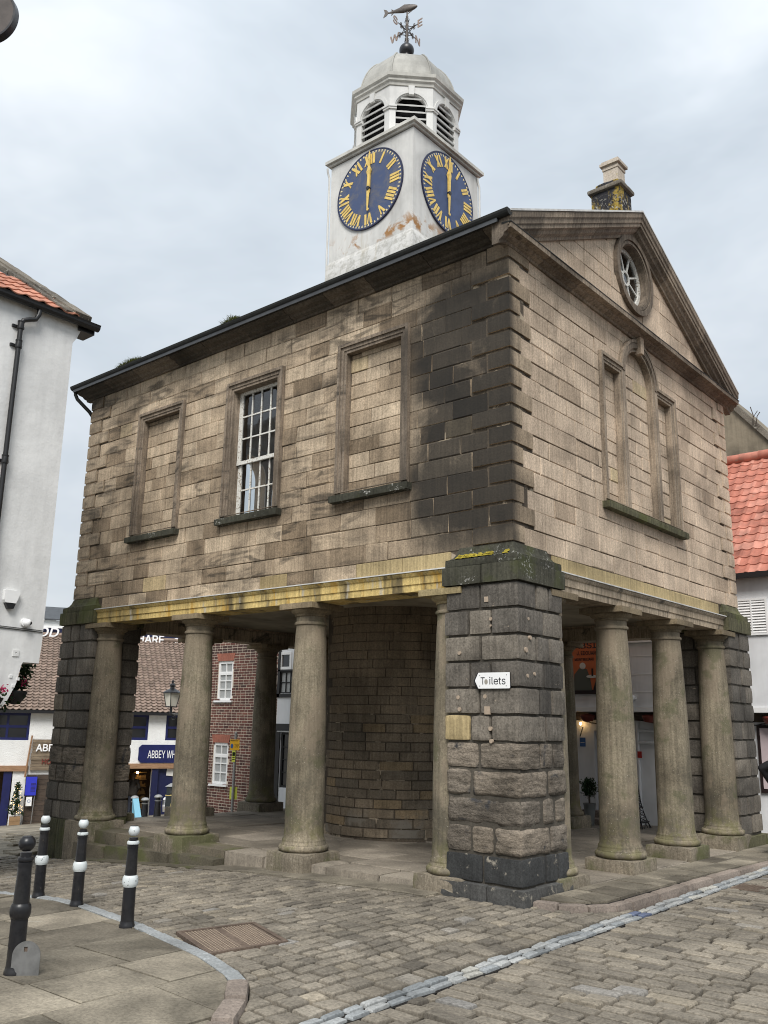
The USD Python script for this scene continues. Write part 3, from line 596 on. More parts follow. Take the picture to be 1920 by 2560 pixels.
# grass tufts in the gutter
for cx_, ln, nb in ((-5.17, .20, 420), (-8.06, .40, 620)):
    mb = Mb(); r2 = random.Random(int(-cx_*100))
    for _ in range(nb):
        bx = cx_+r2.uniform(-ln, ln); by = -.34+r2.uniform(-.05, .03); a = r2.uniform(0, 6.28); h = r2.uniform(.05, .15)*(1-.6*abs(bx-cx_)/ln); o = r2.uniform(.03, .12); d = np.array([math.cos(a), math.sin(a), 0])
        b0 = np.array([bx, by, 8.31]); w_ = np.array([-d[1], d[0], 0])*.005; mid = b0+d*o*.5+EZ*h*.75; tip = b0+d*o+EZ*(h*r2.uniform(.6, 1.))
        mb.add([b0-w_, b0+w_, mid+w_*.8, mid-w_*.8, tip], [[0, 1, 2, 3], [3, 2, 4, 4]])
    put('/World', 'grass_tuft', mb, M['grass'], label='%s tuft of grass growing in the market hall gutter %s' % (('small round', 'above the sash window') if cx_ > -6 else ('long low', 'near its left end')), cat='grass tuft')
# ---- entablature over the columns
ep = [(-.42, 3.555), (.065, 3.555), (.065, 3.645), (.08, 3.65), (.08, 3.745), (.095, 3.755), (.115, 3.785), (.115, 3.80), (-.42, 3.80)]
def beam(fr, us, mats):
    for i, (a, b) in enumerate(zip(us[:-1], us[1:])):
        V, Fq = sweep_profile(ep, fr.o+fr.u*(a+.003), fr.o+fr.u*(b-.003), fr.n, fr.w)
        put(TH, 'architrave_stone', (V, Fq if np.linalg.det(np.stack([fr.u, fr.w, fr.n])) < 0 else Fq[:, ::-1]), mats[i % len(mats)], .3+.4*rg.random())
beam(FF, [-8.90, -6.167, -3.585, -.89], [M['iron_arch']]); beam(GF, [.89, 2.912, 4.842, 6.84], [M['arch']]); beam(BF, [-8.90, -6.167, -3.585, -.89], [M['arch']]); beam(LF, [.89, 2.912, 4.842, 6.84], [M['arch']])
mb = Mb(); fbox(mb, FF, -8.9, -.89, 3.803, 3.818, .002, .13); put(TH, 'lead_flashing', mb, M['flashing'])
mb = Mb(); fbox(mb, GF, .89, 6.84, 3.803, 3.818, .002, .13); put(TH, 'lead_flashing', mb, M['flashing'])
# ---- columns
CX = [-8.749, -6.167, -3.585, -1.003]; GY = [.982, 2.912, 4.842, 6.772]
shaft = [(.262, .28), (.30, .285), (.30, .305), (.282, .33), (.276, .39), (.272, .5), (.27, 1.2), (.262, 1.9), (.248, 2.5), (.23, 3.0), (.219, 3.2), (.219, 3.245), (.237, 3.252), (.243, 3.27), (.237, 3.29), (.219, 3.298), (.219, 3.375), (.2, 3.375)]
torus = [(.20, .15), (.315, .15)]+[(.305+.045*math.cos(t), .195+.045*math.sin(t)) for t in np.linspace(-1.4, 1.4, 9)]+[(.315, .243), (.305, .262), (.30, .284), (.2, .284)]
ech = [(.2, 3.37), (.236, 3.372), (.242, 3.385), (.236, 3.40), (.262, 3.415), (.29, 3.435), (.302, 3.455), (.302, 3.466), (.2, 3.466)]
def column(x, y, zb, tone, yellow=0., seed=0):
    v, f = lathe(shaft, 44, (x, y, 0)); d = v-np.array([x, y, 0]); d[:, 2] = 0; d /= np.linalg.norm(d, axis=1, keepdims=True)+1e-9
    v = v+d*((meshkit.fbm(v*3., 3, seed)-.5)*.012)[:, None]
    c = put(TH, 'column', (v, f), M['column'], tone, smooth=40)
    put(c, 'base', lathe(torus, 44, (x, y, 0)), M['column'], tone+.3, smooth=50)
    v, f = grid_box((x-.365, y-.365, zb), (x+.365, y+.365, .15), 16, .03, .016, seed+5, 5.); put(c, 'plinth', weld(v, f), M['plinth'], .3+.4*rg.random(), smooth=40)
    put(c, 'capital', lathe(ech, 44, (x, y, 0)), M['capital'], .35+yellow, smooth=40)
    v, f = grid_box((x-.335, y-.335, 3.466), (x+.335, y+.335, 3.553), 8, .008, .004, seed+9, 5.); put(c, 'abacus', weld(v, f), M['capital'], .4+yellow, smooth=40)
k = 0
for x in CX: column(x, .177, float(gz(x))-.12, .45+.2*rg.random(), .3 if x > -2 else .1, 40+k); k += 1
for y in GY: column(-.177, y, -.2, .4+.3*rg.random(), 0, 40+k); k += 1
for x in CX: column(x, W-.177, -.5, .2, 0, 40+k); k += 1
for y in GY: column(-L+.177, y, -.6, .2, 0, 40+k); k += 1
# ---- corner piers
p_, pw_ = .14, 1.06
FXN = [[.49], [.33, .64], [.49], [.35, .63], [.48], [.35, .62], [.46], [.35], [], [.35, .64], [.5]]
FYN = [[.40, .68], [.55], [.40, .68], [.55], [.43, .71], [.57], [.44, .72], [.60], [.47, .74], [.62], [.5, .76]]
def pier(x0, y0, fx, fy, n, seed, rough, zbase, flipx=False, flipy=False, near=False):
    x1, y1 = x0+pw_, y0+pw_
    mb = Mb(); mb.tone = .3; box(mb, x0+.035, x1-.035, y0+.035, y1-.035, zbase, 3.60); core = put(TH, 'corner_pier', mb, M['pier_joint'])
    for c in range(11):
        z1 = 3.56-c*.3118; z0 = z1-.3118; fxs = [0]+[1-t for t in fx[c]][::-1]+[1] if flipx else [0]+fx[c]+[1]; fys = [0]+[1-t for t in fy[c]][::-1]+[1] if flipy else [0]+fy[c]+[1]
        er = rough[c]
        for i in range(len(fxs)-1):
            for j in range(len(fys)-1):
                if 0 < i < len(fxs)-2 and 0 < j < len(fys)-2: continue
                sd = seed*100+c*10+i*3+j; R = random.Random(sd); a = x0+fxs[i]*pw_; b = x0+fxs[i+1]*pw_; e = y0+fys[j]*pw_; d = y0+fys[j+1]*pw_; pr = R.uniform(-.006, .01)-er*.012; g = .011
                lo = [a+(g if i else -pr), e+(g if j else -pr), z0+.012]; hi = [b-(g if i < len(fxs)-2 else -pr), d-(g if j < len(fys)-2 else -pr), z1-.010]
                v, f = grid_box(lo, hi, n, .014+.03*er, .006+.020*er, sd, 5.+3*er, big=.035*er)
                t = min(1, max(0, R.gauss(.45, .16)))
                if near and c == 5 and i == 0: put(core, 'pier_stone', weld(v, f), M['olive'], .55, smooth=35, label='pale yellow tooled replacement stone'); continue
                if near and c >= 9: t *= .45
                put(core, 'pier_stone', weld(v, f), (M['pier_base'] if near and c == 10 else M['pier_rock'] if er > .5 else M['pier']), t if er <= .5 else R.uniform(.45, .9), smooth=45)
    # cap
    ox0, ox1, oy0, oy1 = x0-.035, x1+.035, y0-.035, y1+.035; mid = (ox0+ox1)/2+.03; mat = M['cap'] if near else M['cap_green']
    for a, b in ((ox0, mid-.003), (mid+.003, ox1)):
        v, f = grid_box((a, oy0, 3.562), (b, oy1, 3.80), 12, .016, .006, seed+int(a*10), 5.); cp = put(core, 'cap_stone', weld(v, f), mat, .4+.4*rg.random(), smooth=40)
    v, f = grid_box((ox0+.03, oy0+.03, 3.80), (ox1-.03, oy1-.03, 3.895), 12, .012, .006, seed+3, 5.); put(core, 'cap_stone', weld(v, f), mat, .5, smooth=40)
    lv = [(3.893, .035), (3.905, .075), (3.93, .11), (3.98, .14), (4.06, .165)]; V = []; Fq = []
    for z, ins in lv: V += [(ox0+ins, oy0+ins, z), (ox1-ins, oy0+ins, z), (ox1-ins, oy1-ins, z), (ox0+ins, oy1-ins, z)]
    for q in range(len(lv)-1): Fq += [[q*4+t, q*4+(t+1) % 4, q*4+4+(t+1) % 4, q*4+4+t] for t in range(4)]
    Fq += [[len(V)-4, len(V)-3, len(V)-2, len(V)-1]]
    put(core, 'cap_weathering', (np.array(V), np.array(Fq)), mat, .5)
    return core
calm = [.25]*5+[.3, .5, .55, .6, .5, .2]
near_rough = [.4, .22, .3, .2, .25, .45, .7, 1.0, 1.25, .8, .25]
NP = pier(p_-pw_, -p_, FXN, FYN, 22, 1, near_rough, -.1, near=True)
pier(-L-p_, -p_, FYN, FXN, 11, 2, calm, -.8, flipx=True)
pier(p_-pw_, W+p_-pw_, FYN, FXN, 11, 3, [.45]*11, -.3, flipy=True)
pier(-L-p_, W+p_-pw_, FXN, FYN, 6, 4, calm, -.8, flipx=True, flipy=True)
for (a, b, e, d, z0, z1, s) in ((p_-pw_-.05, p_-.45, -p_-.05, .9, -.1, .125, 1), (p_-.445, p_+.05, -p_-.05, .95, -.1, .122, 2)):
    v, f = grid_box((a, e, z0), (b, d, z1), 14, .02, .012, 70+s, 5.); put(NP, 'base_slab', weld(v, f), M['pier_base'], .8, smooth=40)
v, f = grid_box((p_-pw_-.03, W+p_-pw_-.03, -.2), (p_+.05, W+p_+.05, .10), 8, .02, .012, 75, 5.); put(TH, 'base_slab', weld(v, f), M['cap_green'], .7, smooth=40)
for i, (a, b) in enumerate(((-L-p_-.02, -L-p_+.52), (-L-p_+.525, -L-p_+pw_+.02))):
    v, f = grid_box((a, -p_-.02, -.75), (b, .9, .14), 10, .025, .012, 78+i, 5.); put(TH, 'base_slab', weld(v, f), M['cap_green'], .35, smooth=40)
# moss on the near cap, mortar plugs on the near pier
mb = Mb(); R = random.Random(5)
for _ in range(260):
    x = R.uniform(-.78, -.02); s = R.uniform(.008, .024); y = -p_-.035+.07+R.uniform(-.02, .06); z = 3.90+max(0, (y+.105))*.9+.006
    if meshkit.noise(np.array([[x*6, 1., 2.]]))[0] < .36: continue
    v, f = lathe([(0, .0), (1, .0), (.8, .5), (0, .8)], 6); mb.add(v*[s, s, s*.8]+[x, y, z], f)
put(NP, 'moss', mb, M['lichen'], .5, kind='stuff')
def face_pt(u, z): return (u, z)
for i, (u, z, r, sq) in enumerate([(-.30, 3.36, .028, 1), (-.30, 2.05, .04, 1), (-.24, 3.12, .021, 0), (-.33, 2.21, .024, 0), (-.72, 2.20, .024, 0), (-.70, 2.06, .024, 0), (-.70, 2.73, .022, 0), (-.26, 1.84, .024, 0), (-.25, 1.70, .024, 0), (-.24, 3.04, .012, 0)]):
    pol = Point(u, z).buffer(r, 10) if not sq else sbox(u-r, z-r*1.15, u+r, z+r*1.15); put(NP, 'mortar_plug', extr(pol, FF, p_-.02, p_+.011), M['plug'])
for i, (u, z, r) in enumerate([(.14, 2.45, .022), (.30, 2.48, .02), (.18, 3.12, .02), (.22, 2.9, .024), (.12, 2.75, .03)]): put(NP, 'mortar_plug', extr(Point(u-p_+.04, z).buffer(r, 10), GF, p_-.02, p_+.011), M['plug'])
# ---- round stair drum
DC = np.array([-4.93, 3.87]); DR = 1.345
v, f = lathe([(DR-.02, -.2), (DR-.02, 3.9)], 64, (DC[0], DC[1], 0)); drum = put(TH, 'stair_drum', (v, f), M['mortar'], smooth=True)
R = random.Random(12); a0 = math.radians(-50.7)
for c in range(25):
    z0 = .03+c*.1535; s = -1.75+R.uniform(0, .3); rough = c < 13
    while s < 1.75:
        l = R.uniform(.34, .68); g = .007 if rough else .003
        er = .5 if c < 3 else (.22 if rough else .06)
        v, f = grid_box((s*1., -.05, z0+g), (s+l-2*g, .0+R.uniform(-.004, .006), z0+.1535-g), 9, .008+.014*er, .004+.012*er, c*31+int(s*50)+900, 6.)
        th = a0+v[:, 0]/DR; rr = DR+v[:, 1]; q = np.stack([DC[0]+rr*np.cos(th), DC[1]+rr*np.sin(th), v[:, 2]], 1)
        t = (R.choice([.15, .25, .35, .45, .5, .6, .9]) if rough else R.uniform(.5, .75)); put(drum, 'drum_stone', weld(q, f[:, ::-1]), M['drum'], t, smooth=40); s += l
# sign on the near pier
sg = thing('toilets_sign', 'white arrow sign reading Toilets on the near corner pier', 'sign'); y_ = p_+.03
u0, u1, z0, z1 = -.475, .035, 2.30, 2.485; zc = (z0+z1)/2
plate = Polygon([(u0, zc), (u0+.055, z1), (u1, z1), (u1, z0), (u0+.055, z0)]).buffer(-.012).buffer(.012, 6)
put(sg, 'plate', extr(plate, FF, y_-.012, y_), M['sign_black'])
put(sg, 'face', extr(Polygon([(u0+.02, zc), (u0+.07, z1-.0), (u1, z1), (u1, z0), (u0+.07, z0)]).buffer(-.012).buffer(.012, 6).intersection(plate), FF, y_, y_+.002), M['sign_white'])
put(sg, 'lettering', text_on('T', .085, FF, u0+.098, zc-.045, y_+.002, .0015, sx=.9), M['sign_black']); put(sg, 'lettering', text_on('ilets', .085, FF, u0+.218, zc-.045, y_+.002, .0015, sx=1.04), M['sign_black'])
put(sg, 'worn_letter', extr(affinity.scale(Point(u0+.180, zc-.014).buffer(.028, 14), .85, 1.1), FF, y_+.002, y_+.0035), M['worn_dot'])
for uu, zz in ((u0+.09, z1-.03), (u0+.09, z0+.03), (u1-.045, z1-.03), (u1-.05, z0+.03)): put(sg, 'screw', extr(Point(uu, zz).buffer(.006, 8), FF, y_+.002, y_+.004), M['steel'])
mb = Mb(); fbox(mb, FF, u0+.15, u0+.19, z0+.04, z1-.04, p_-.01, y_-.012); fbox(mb, FF, u1-.15, u1-.11, z0+.04, z1-.04, p_-.01, y_-.012); put(sg, 'bracket', mb, M['steel'])
# ------------------------------------------------------------------ clock tower, lantern, vane, chimney (parts of the hall)
TX, TY, TS = -4.935, 3.868, 1.10
mb = Mb()
lv = [(9.3, 1.16), (10.6, 1.15), (10.93, 1.125), (11.03, 1.10), (11.05, TS), (13.23, TS)]
V = []; F = []
for z, h in lv: V += [(TX-h, TY-h, z), (TX+h, TY-h, z), (TX+h, TY+h, z), (TX-h, TY+h, z)]
for q in range(len(lv)-1): F += [[q*4+t, q*4+(t+1) % 4, q*4+4+(t+1) % 4, q*4+4+t] for t in range(4)]
put(TH, 'clock_tower', (np.array(V), np.array(F)), M['tower'])
mb = Mb()
for z0, z1, h in ((13.25, 13.30, TS+.05), (13.30, 13.37, TS+.10)): box(mb, TX-h, TX+h, TY-h, TY+h, z0, z1)
tc = put(TH, 'tower_cornice', mb, M['tower_trim'])
h = TS+.09; put(TH, 'tower_roof', Mb().add([(TX-h, TY-h, 13.373), (TX+h, TY-h, 13.373), (TX+h, TY+h, 13.373), (TX-h, TY+h, 13.373), (TX-1, TY-1, 13.5), (TX+1, TY-1, 13.5), (TX+1, TY+1, 13.5), (TX-1, TY+1, 13.5)], BOXF), M['tower_trim'])
for sx_, sy_, s in ((-TS-.03, -TS-.03, 0), (TS+.03, TS+.02, 1)):
    bx, by = TX+sx_, TY+sy_
    put(TH, 'tower_downpipe', tube([(bx-.09*(1-2*s), by, 13.2), (bx-.07*(1-2*s), by, 13.12), (bx, by, 13.02), (bx, by, 12.2), (bx, by, 10.4)] if 0 else [(bx, by-.06, 13.2), (bx, by-.05, 13.1), (bx, by, 13.0), (bx, by, 10.4)], .022, 6), M['tower'], smooth=True)
def numeral(s):
    """roman numeral as polygons, centred on u=0, height from 0 (foot) to 1"""
    t = .27; out = []; x = 0.
    for ch in s:
        if ch == 'I': out.append(sbox(x, 0, x+t*.8, 1)); x += t*.8+.09
        elif ch == 'V': out += [Polygon([(x, 1), (x+t*.9, 1), (x+.44, 0), (x+.44-t*.55, 0)]), Polygon([(x+.62-t*.45, 1), (x+.62, 1), (x+.40+.04, 0), (x+.34, 0)])]; x += .62+.09
        elif ch == 'X': out += [Polygon([(x, 1), (x+t, 1), (x+.62, 0), (x+.62-t, 0)]), Polygon([(x+.62-t*.6, 1), (x+.62, 1), (x+t*.6, 0), (x, 0)])]; x += .62+.09
    g = unary_union(out); return affinity.translate(g, -(x-.09)/2, 0)
NUM = ['XII', 'I', 'II', 'III', 'IIII', 'V', 'VI', 'VII', 'VIII', 'IX', 'X', 'XI']
for fr, mat in ((Frame((TX, TY-TS, 12.29), EX, -EY), M['dial']), (Frame((TX+TS, TY, 12.29), EY, EX), M['dial_clean'])):
    CR = .855
    dial = put(TH, 'clock_face', extr(Point(0, 0).buffer(CR, 48), fr, -.02, .03), mat)
    put(dial, 'dial_rim', extr(Point(0, 0).buffer(CR+.012, 48).difference(Point(0, 0).buffer(CR-.012, 48)), fr, -.02, .036), M['navy_dark'])
    for k in range(60):
        a = k*math.pi/30; w = .019; pl = Polygon([(-w, .965*CR), (w, .965*CR), (w*.35, .905*CR), (-w*.35, .905*CR)])
        put(dial, 'minute_mark', extr(affinity.rotate(pl, -math.degrees(a), origin=(0, 0)), fr, .03, .033), M['tick'])
    for k, s in enumerate(NUM):
        g = affinity.translate(affinity.scale(numeral(s), .225, .235, origin=(0, 0)), 0, .635*CR); put(dial, 'numeral', extr(affinity.rotate(g, -k*30, origin=(0, 0)), fr, .03, .038), M['gold'])
    hand = Polygon([(-.012, -.46), (.012, -.46), (.03, -.2), (.035, 0), (.03, .3), (.045, .42), (.02, .52), (.02, .78), (0, .84), (-.02, .78), (-.02, .52), (-.045, .42), (-.03, .3), (-.035, 0), (-.03, -.2)])
    put(dial, 'clock_hand', extr(unary_union([affinity.rotate(hand, -1.5, origin=(0, 0)), Point(.0, -.47).buffer(.03)]), fr, .06, .072), M['gold'])
    put(dial, 'clock_hand', extr(Polygon([(-.035, -.1), (.035, -.1), (.04, .3), (.07, .40), (0, .56), (-.07, .40), (-.04, .3)]), fr, .042, .054), M['gold'])
    put(dial, 'hub', extr(Point(0, 0).buffer(.042, 12), fr, .03, .085), M['sign_black'])
# lantern: octagon with louvred arches
AP = 1.07; FWd = 2*AP*math.tan(math.pi/8); ZL0, ZL1, ZS, AR = 13.40, 14.52, 14.02, .315
lan = None
mb = Mb(); Vv, Ff = lathe([(AP/math.cos(math.pi/8)-.16, ZL0), (AP/math.cos(math.pi/8)-.16, ZL1)], 8); ang = math.pi/8
def oct_pts(r_ap, z): 
    R_ = r_ap/math.cos(math.pi/8); return [(TX+R_*math.cos(math.pi/8+k*math.pi/4), TY+R_*math.sin(math.pi/8+k*math.pi/4), z) for k in range(8)]
def oct_loft(lev, cap=True):
    V = []; F = []
    for r_, z in lev: V += oct_pts(r_, z)
    for q in range(len(lev)-1): F += [[q*8+k, q*8+(k+1) % 8, q*8+8+(k+1) % 8, q*8+8+k] for k in range(8)]
    F = [[a, b, c_] for a, b, c_, d in F]+[[a, c_, d] for a, b, c_, d in F]
    if cap: n = len(V)-8; F += [[n, n+k, n+k+1] for k in range(1, 7)]
    return np.array(V), np.array(F)
put(TH, 'lantern_core', oct_loft([(AP-.22, ZL0), (AP-.22, ZL1)]), M['dark'])
lant = None
for k in range(8):
    a = k*math.pi/4; n_ = np.array([math.cos(a), math.sin(a), 0]); u_ = np.array([-math.sin(a), math.cos(a), 0]); fr = Frame(np.array([TX, TY, 0])+n_*AP, u_, n_)
    op = unary_union([sbox(-AR, ZL0+.04, AR, ZS), Point(0, ZS).buffer(AR, 24)])
    w = put(TH, 'lantern_wall', extr(sbox(-FWd/2, ZL0, FWd/2, ZL1).difference(op), fr, -.12, 0), M['lantern'])
    put(w, 'archivolt', extr(Point(0, ZS).buffer(AR+.085, 24).difference(Point(0, ZS).buffer(AR+.02, 24)).intersection(sbox(-9, ZS+.01, 9, 99)), fr, 0, .022), M['lantern'])
    put(w, 'keystone', extr(Polygon([(-.05, ZS+AR-.03), (.05, ZS+AR-.03), (.065, ZL1-.01), (-.065, ZL1-.01)]), fr, -.02, .045), M['lantern'])
    for s in (-1, 1):
        u0, u1 = sorted((s*(AR-.02), s*(FWd/2+.01))); mb = Mb()
        fbox(mb, fr, u0, u1, ZS-.055, ZS-.015, -.05, .028); fbox(mb, fr, u0, u1, ZS-.015, ZS+.02, -.05, .045); put(w, 'impost', mb, M['lantern'])
    if n_ @ np.array([1, -1, 0]) > -.2:
        for z in np.arange(ZL0+.06, ZS+AR-.1, .152):
            hw = AR if z < ZS else math.sqrt(max(.01, AR**2-(z-ZS+.03)**2)); mb = Mb()
            mb.add(fr.pts([(-hw, z, -.015), (hw, z, -.015), (hw, z+.03, -.005), (-hw, z+.03, -.005), (-hw, z+.05, -.085), (hw, z+.05, -.085), (hw, z+.075, -.08), (-hw, z+.075, -.08)]), BOXF[:, ::-1]); put(w, 'louvre_slat', mb, M['lantern'])
put(TH, 'lantern_cornice', oct_loft([(AP-.02, ZL1), (AP+.02, ZL1), (AP+.03, ZL1+.06), (AP+.065, ZL1+.085), (AP+.065, ZL1+.135), (AP+.105, ZL1+.165), (AP+.115, ZL1+.235), (AP+.09, ZL1+.25), (AP-.1, ZL1+.26)]), M['tower_trim'])
dz = ZL1+.25; KD = 1.24
dome = put(TH, 'dome', oct_loft([(1.0, dz), (1.0, dz+.06), (.985, dz+.16*KD), (.95, dz+.28*KD), (.89, dz+.42*KD), (.81, dz+.55*KD), (.72, dz+.65*KD), (.66, dz+.70*KD), (.60, dz+.725*KD), (.52, dz+.735*KD), (.15, dz+.75*KD)]), M['lead'])
for k in range(8):
    a = math.pi/8+k*math.pi/4; d = np.array([math.cos(a), math.sin(a), 0])/math.cos(math.pi/8)
    put(dome, 'lead_roll', tube([np.array([TX, TY, 0])+d*(r_+.002)+EZ*(z+.004) for r_, z in [(1.0, dz), (1.0, dz+.06), (.985, dz+.16*KD), (.95, dz+.28*KD), (.89, dz+.42*KD), (.81, dz+.55*KD), (.72, dz+.65*KD), (.66, dz+.70*KD), (.60, dz+.725*KD), (.52, dz+.735*KD)]], .018, 6), M['lead'], smooth=True)
# weather vane
vn = put(TH, 'vane_ball', lathe([(0.02, 15.6), (.10, 15.6), (.10, 15.72), (.08, 15.76), (.06, 16.05), (.10, 16.09), (.10, 16.12)]+[(.165*math.sin(t), 16.28-.165*math.cos(t)) for t in np.linspace(.65, math.pi-.1, 14)]+[(.01, 16.445)], 28, (TX, TY, 0)), M['ball'], smooth=45)
put(TH, 'vane_spindle', tube([(TX, TY, 16.42), (TX, TY, 16.75), (TX, TY, 16.95), (TX, TY, 17.0), (TX, TY, 17.12), (TX, TY, 17.16), (TX, TY, 17.2), (TX, TY, 17.33)], [.035, .026, .022, .02, .018, .03, .018, .016], 10), M['vane'], smooth=True)
def scroll(c, d, up_, r, turns=1.4, th=.008, sg=1):
    pts = []
    for t in np.linspace(0, turns*2*math.pi, 18): rr = r*(1-t/(turns*2*math.pi)*.75); pts.append(np.array(c)+d*(rr*math.sin(t))+up_*sg*(r-rr*math.cos(t)))
    return tube(pts, th, 5)
O_ = np.array([TX, TY, 16.80])
for d, ch in ((EY, 'N'), (-EY, 'S'), (EX, 'E'), (-EX, 'W')):
    mb = Mb(); mb.add(*tube([O_+d*.02, O_+d*.30], .011, 6))
    for s in (1, -1):
        mb.add(*tube([O_+EZ*s*.22+d*.012, O_+EZ*s*.09+d*.05, O_+EZ*s*.03+d*.13, O_+EZ*s*.012+d*.2], .0095, 5)); mb.add(*scroll(O_+d*.20+EZ*s*.012, d, EZ, .035, 1.2, .007, s)); mb.add(*scroll(O_+d*.03+EZ*s*.22, d, EZ, .04, 1.2, .007, s))
    put(TH, 'vane_arm', mb, M['vane'])
    side = np.cross(EZ, d); flip = 1 if (d @ np.array([.76, .65, 0])) > 0 else -1
    fr = Frame(O_+d*(.28 if flip > 0 else .49), d*flip, np.cross(d*flip, EZ))
    tv, tf = text_on(ch, .185, fr, .0, -.0925, -.006, .012, True, sx=1.05); put(TH, 'vane_letter', (tv, tf), M['vane_gilt'])
fd = np.array([.60, .26, 0]); fd /= np.linalg.norm(fd); fu = EZ*.995+fd*.06; fs = np.cross(fd, fu)
prof = [(-.46, .012, .010), (-.40, .024, .012), (-.30, .038, .02), (-.18, .062, .03), (-.05, .085, .042), (.08, .092, .046), (.18, .082, .042), (.26, .06, .034), (.31, .036, .022), (.335, .01, .008)]
V = []; ns = 12; FO = np.array([TX, TY, 17.38])+np.array([-.05, -.02, 0])
for s, hh, ww in prof:
    for t in np.arange(ns)*2*np.pi/ns: V.append(FO+fd*s*.86+fu*(hh*math.sin(t)+s*.03)+fs*ww*math.cos(t))
i, j = np.meshgrid(np.arange(len(prof)-1), np.arange(ns), indexing='ij'); Fq = np.stack([i*ns+j, i*ns+(j+1) % ns, (i+1)*ns+(j+1) % ns, (i+1)*ns+j], -1).reshape(-1, 4)
fish = put(TH, 'vane_fish', (np.array(V), Fq), M['vane'], smooth=True)
ff = Frame(FO, fd, fs, fu)
put(fish, 'tail_fin', extr(Polygon([(-.37, .0), (-.43, .075), (-.50, .105), (-.465, .0), (-.495, -.115), (-.42, -.075)]), ff, -.006, .006), M['vane'])
put(fish, 'dorsal_fin', extr(Polygon([(-.12, .07), (-.02, .125), (.12, .10), (.12, .08)]), ff, -.006, .006), M['vane'])
put(fish, 'ventral_fin', extr(Polygon([(-.24, -.03), (-.31, -.10), (-.30, -.03)]), ff, -.006, .006), M['vane']); put(fish, 'ventral_fin', extr(Polygon([(.13, -.07), (.07, -.15), (.18, -.08)]), ff, -.006, .006), M['vane'])
put(fish, 'adipose_fin', extr(Polygon([(-.27, .035), (-.32, .075), (-.31, .03)]), ff, -.006, .006), M['vane'])
# chimney on the pediment apex
v, f = grid_box((-.584, 3.645, 9.9), (-.042, 4.086, 10.84), 12, .02, .008, 5, 5.); chm = put(TH, 'chimney', weld(v, f), M['chimney'], .5, smooth=40)
v, f = grid_box((-.635, 3.595, 10.84), (.008, 4.136, 10.925), 12, .03, .014, 6, 6.); put(chm, 'chimney_cap', weld(v, f), M['coping'], .5, smooth=40)
v, f = grid_box((-.52, 3.66, 10.915), (-.07, 4.07, 11.02), 12, .05, .02, 7, 6.); put(chm, 'flaunching', weld(v, f), M['chimney'], .5, smooth=40)
mb = Mb(); cx_, cy_ = -.225, 3.83
for z0, z1, h in ((10.98, 11.24, .135), (11.24, 11.28, .148), (11.28, 11.32, .14), (11.32, 11.37, .18), (11.37, 11.41, .155)): box(mb, cx_-h, cx_+h, cy_-h, cy_+h, z0, z1)
put(chm, 'chimney_pot', mb, M['pot'], .5)
# ------------------------------------------------------------------ ground, paving, setts
def sheet(x0, x1, y0, y1, dz, zf=gz, ny=1):
    xs = sorted(set([x0, x1]+[g for g in GX if x0 < g < x1])); ys = np.linspace(y0, y1, ny+1)
    V = [(x, y, float(zf(x))+dz) for x in xs for y in ys]; n = len(ys)
    return np.array(V), np.array([[i*n+j, (i+1)*n+j, (i+1)*n+j+1, i*n+j+1] for i in range(len(xs)-1) for j in range(ny)])
gr = put('/World', 'ground', sheet(-400, 400, -400, 400, -.09), M['ground'], .5, kind='structure', label='stone ground of the old town streets', cat='ground')
def fz(y): return .03-.014*y
PAVE = Polygon([(-9.5, -3.4), (-5.301, -3.26), (-4.19, -3.221), (-3.409, -3.287), (-2.822, -3.392), (-2.136, -3.532), (-1.519, -3.7), (-1.032, -3.801), (-.641, -3.887), (-.208, -4.043), (-.03, -4.10), (.182, -4.223), (.378, -4.404), (.538, -4.596), (.691, -4.793), (.8, -5.0), (1., -5.6), (1.2, -9), (-9.5, -9)])
GP = Polygon([(-.2, -.1), (.139, -.027), (.333, -.024), (.574, .10), (.80, .36), (.90, .60), (.915, .9), (.925, 1.6), (.945, 3.2), (1.02, 5.35), (1.14, 9), (-.2, 9)])
MAN = Polygon([(-1.545, -3.499), (-1.346, -2.713), (-.546, -3.02), (-.694, -3.811)])
def sett(mb, x0, x1, y0, y1, zf, R, g=.017, h=.07):
    j = lambda: R.uniform(-.012, .012); q = [(x0+g+j(), y0+g+j()), (x1-g+j(), y0+g+j()), (x1-g+j(), y1-g+j()), (x0+g+j(), y1-g+j())]; c = np.mean(q, 0); dz = R.gauss(0, .005); tx, ty = R.uniform(-.03, .03), R.uniform(-.03, .03)
    V = []
    for z, k in ((-h, 0.), (-.016, 0.), (-.005, .005), (0., .017)):
        for (x, y) in q:
            L_ = math.hypot(x-c[0], y-c[1]); s = 1-k*1.3/L_; px, py = c[0]+(x-c[0])*s, c[1]+(y-c[1])*s; V.append((px, py, float(zf(px))+z+dz+(px-c[0])*tx+(py-c[1])*ty))
    F = [[a*4+i, a*4+(i+1) % 4, a*4+4+(i+1) % 4, a*4+4+i] for a in range(3) for i in range(4)]+[[12, 13, 14, 15]]
    return mb.add(V, F)
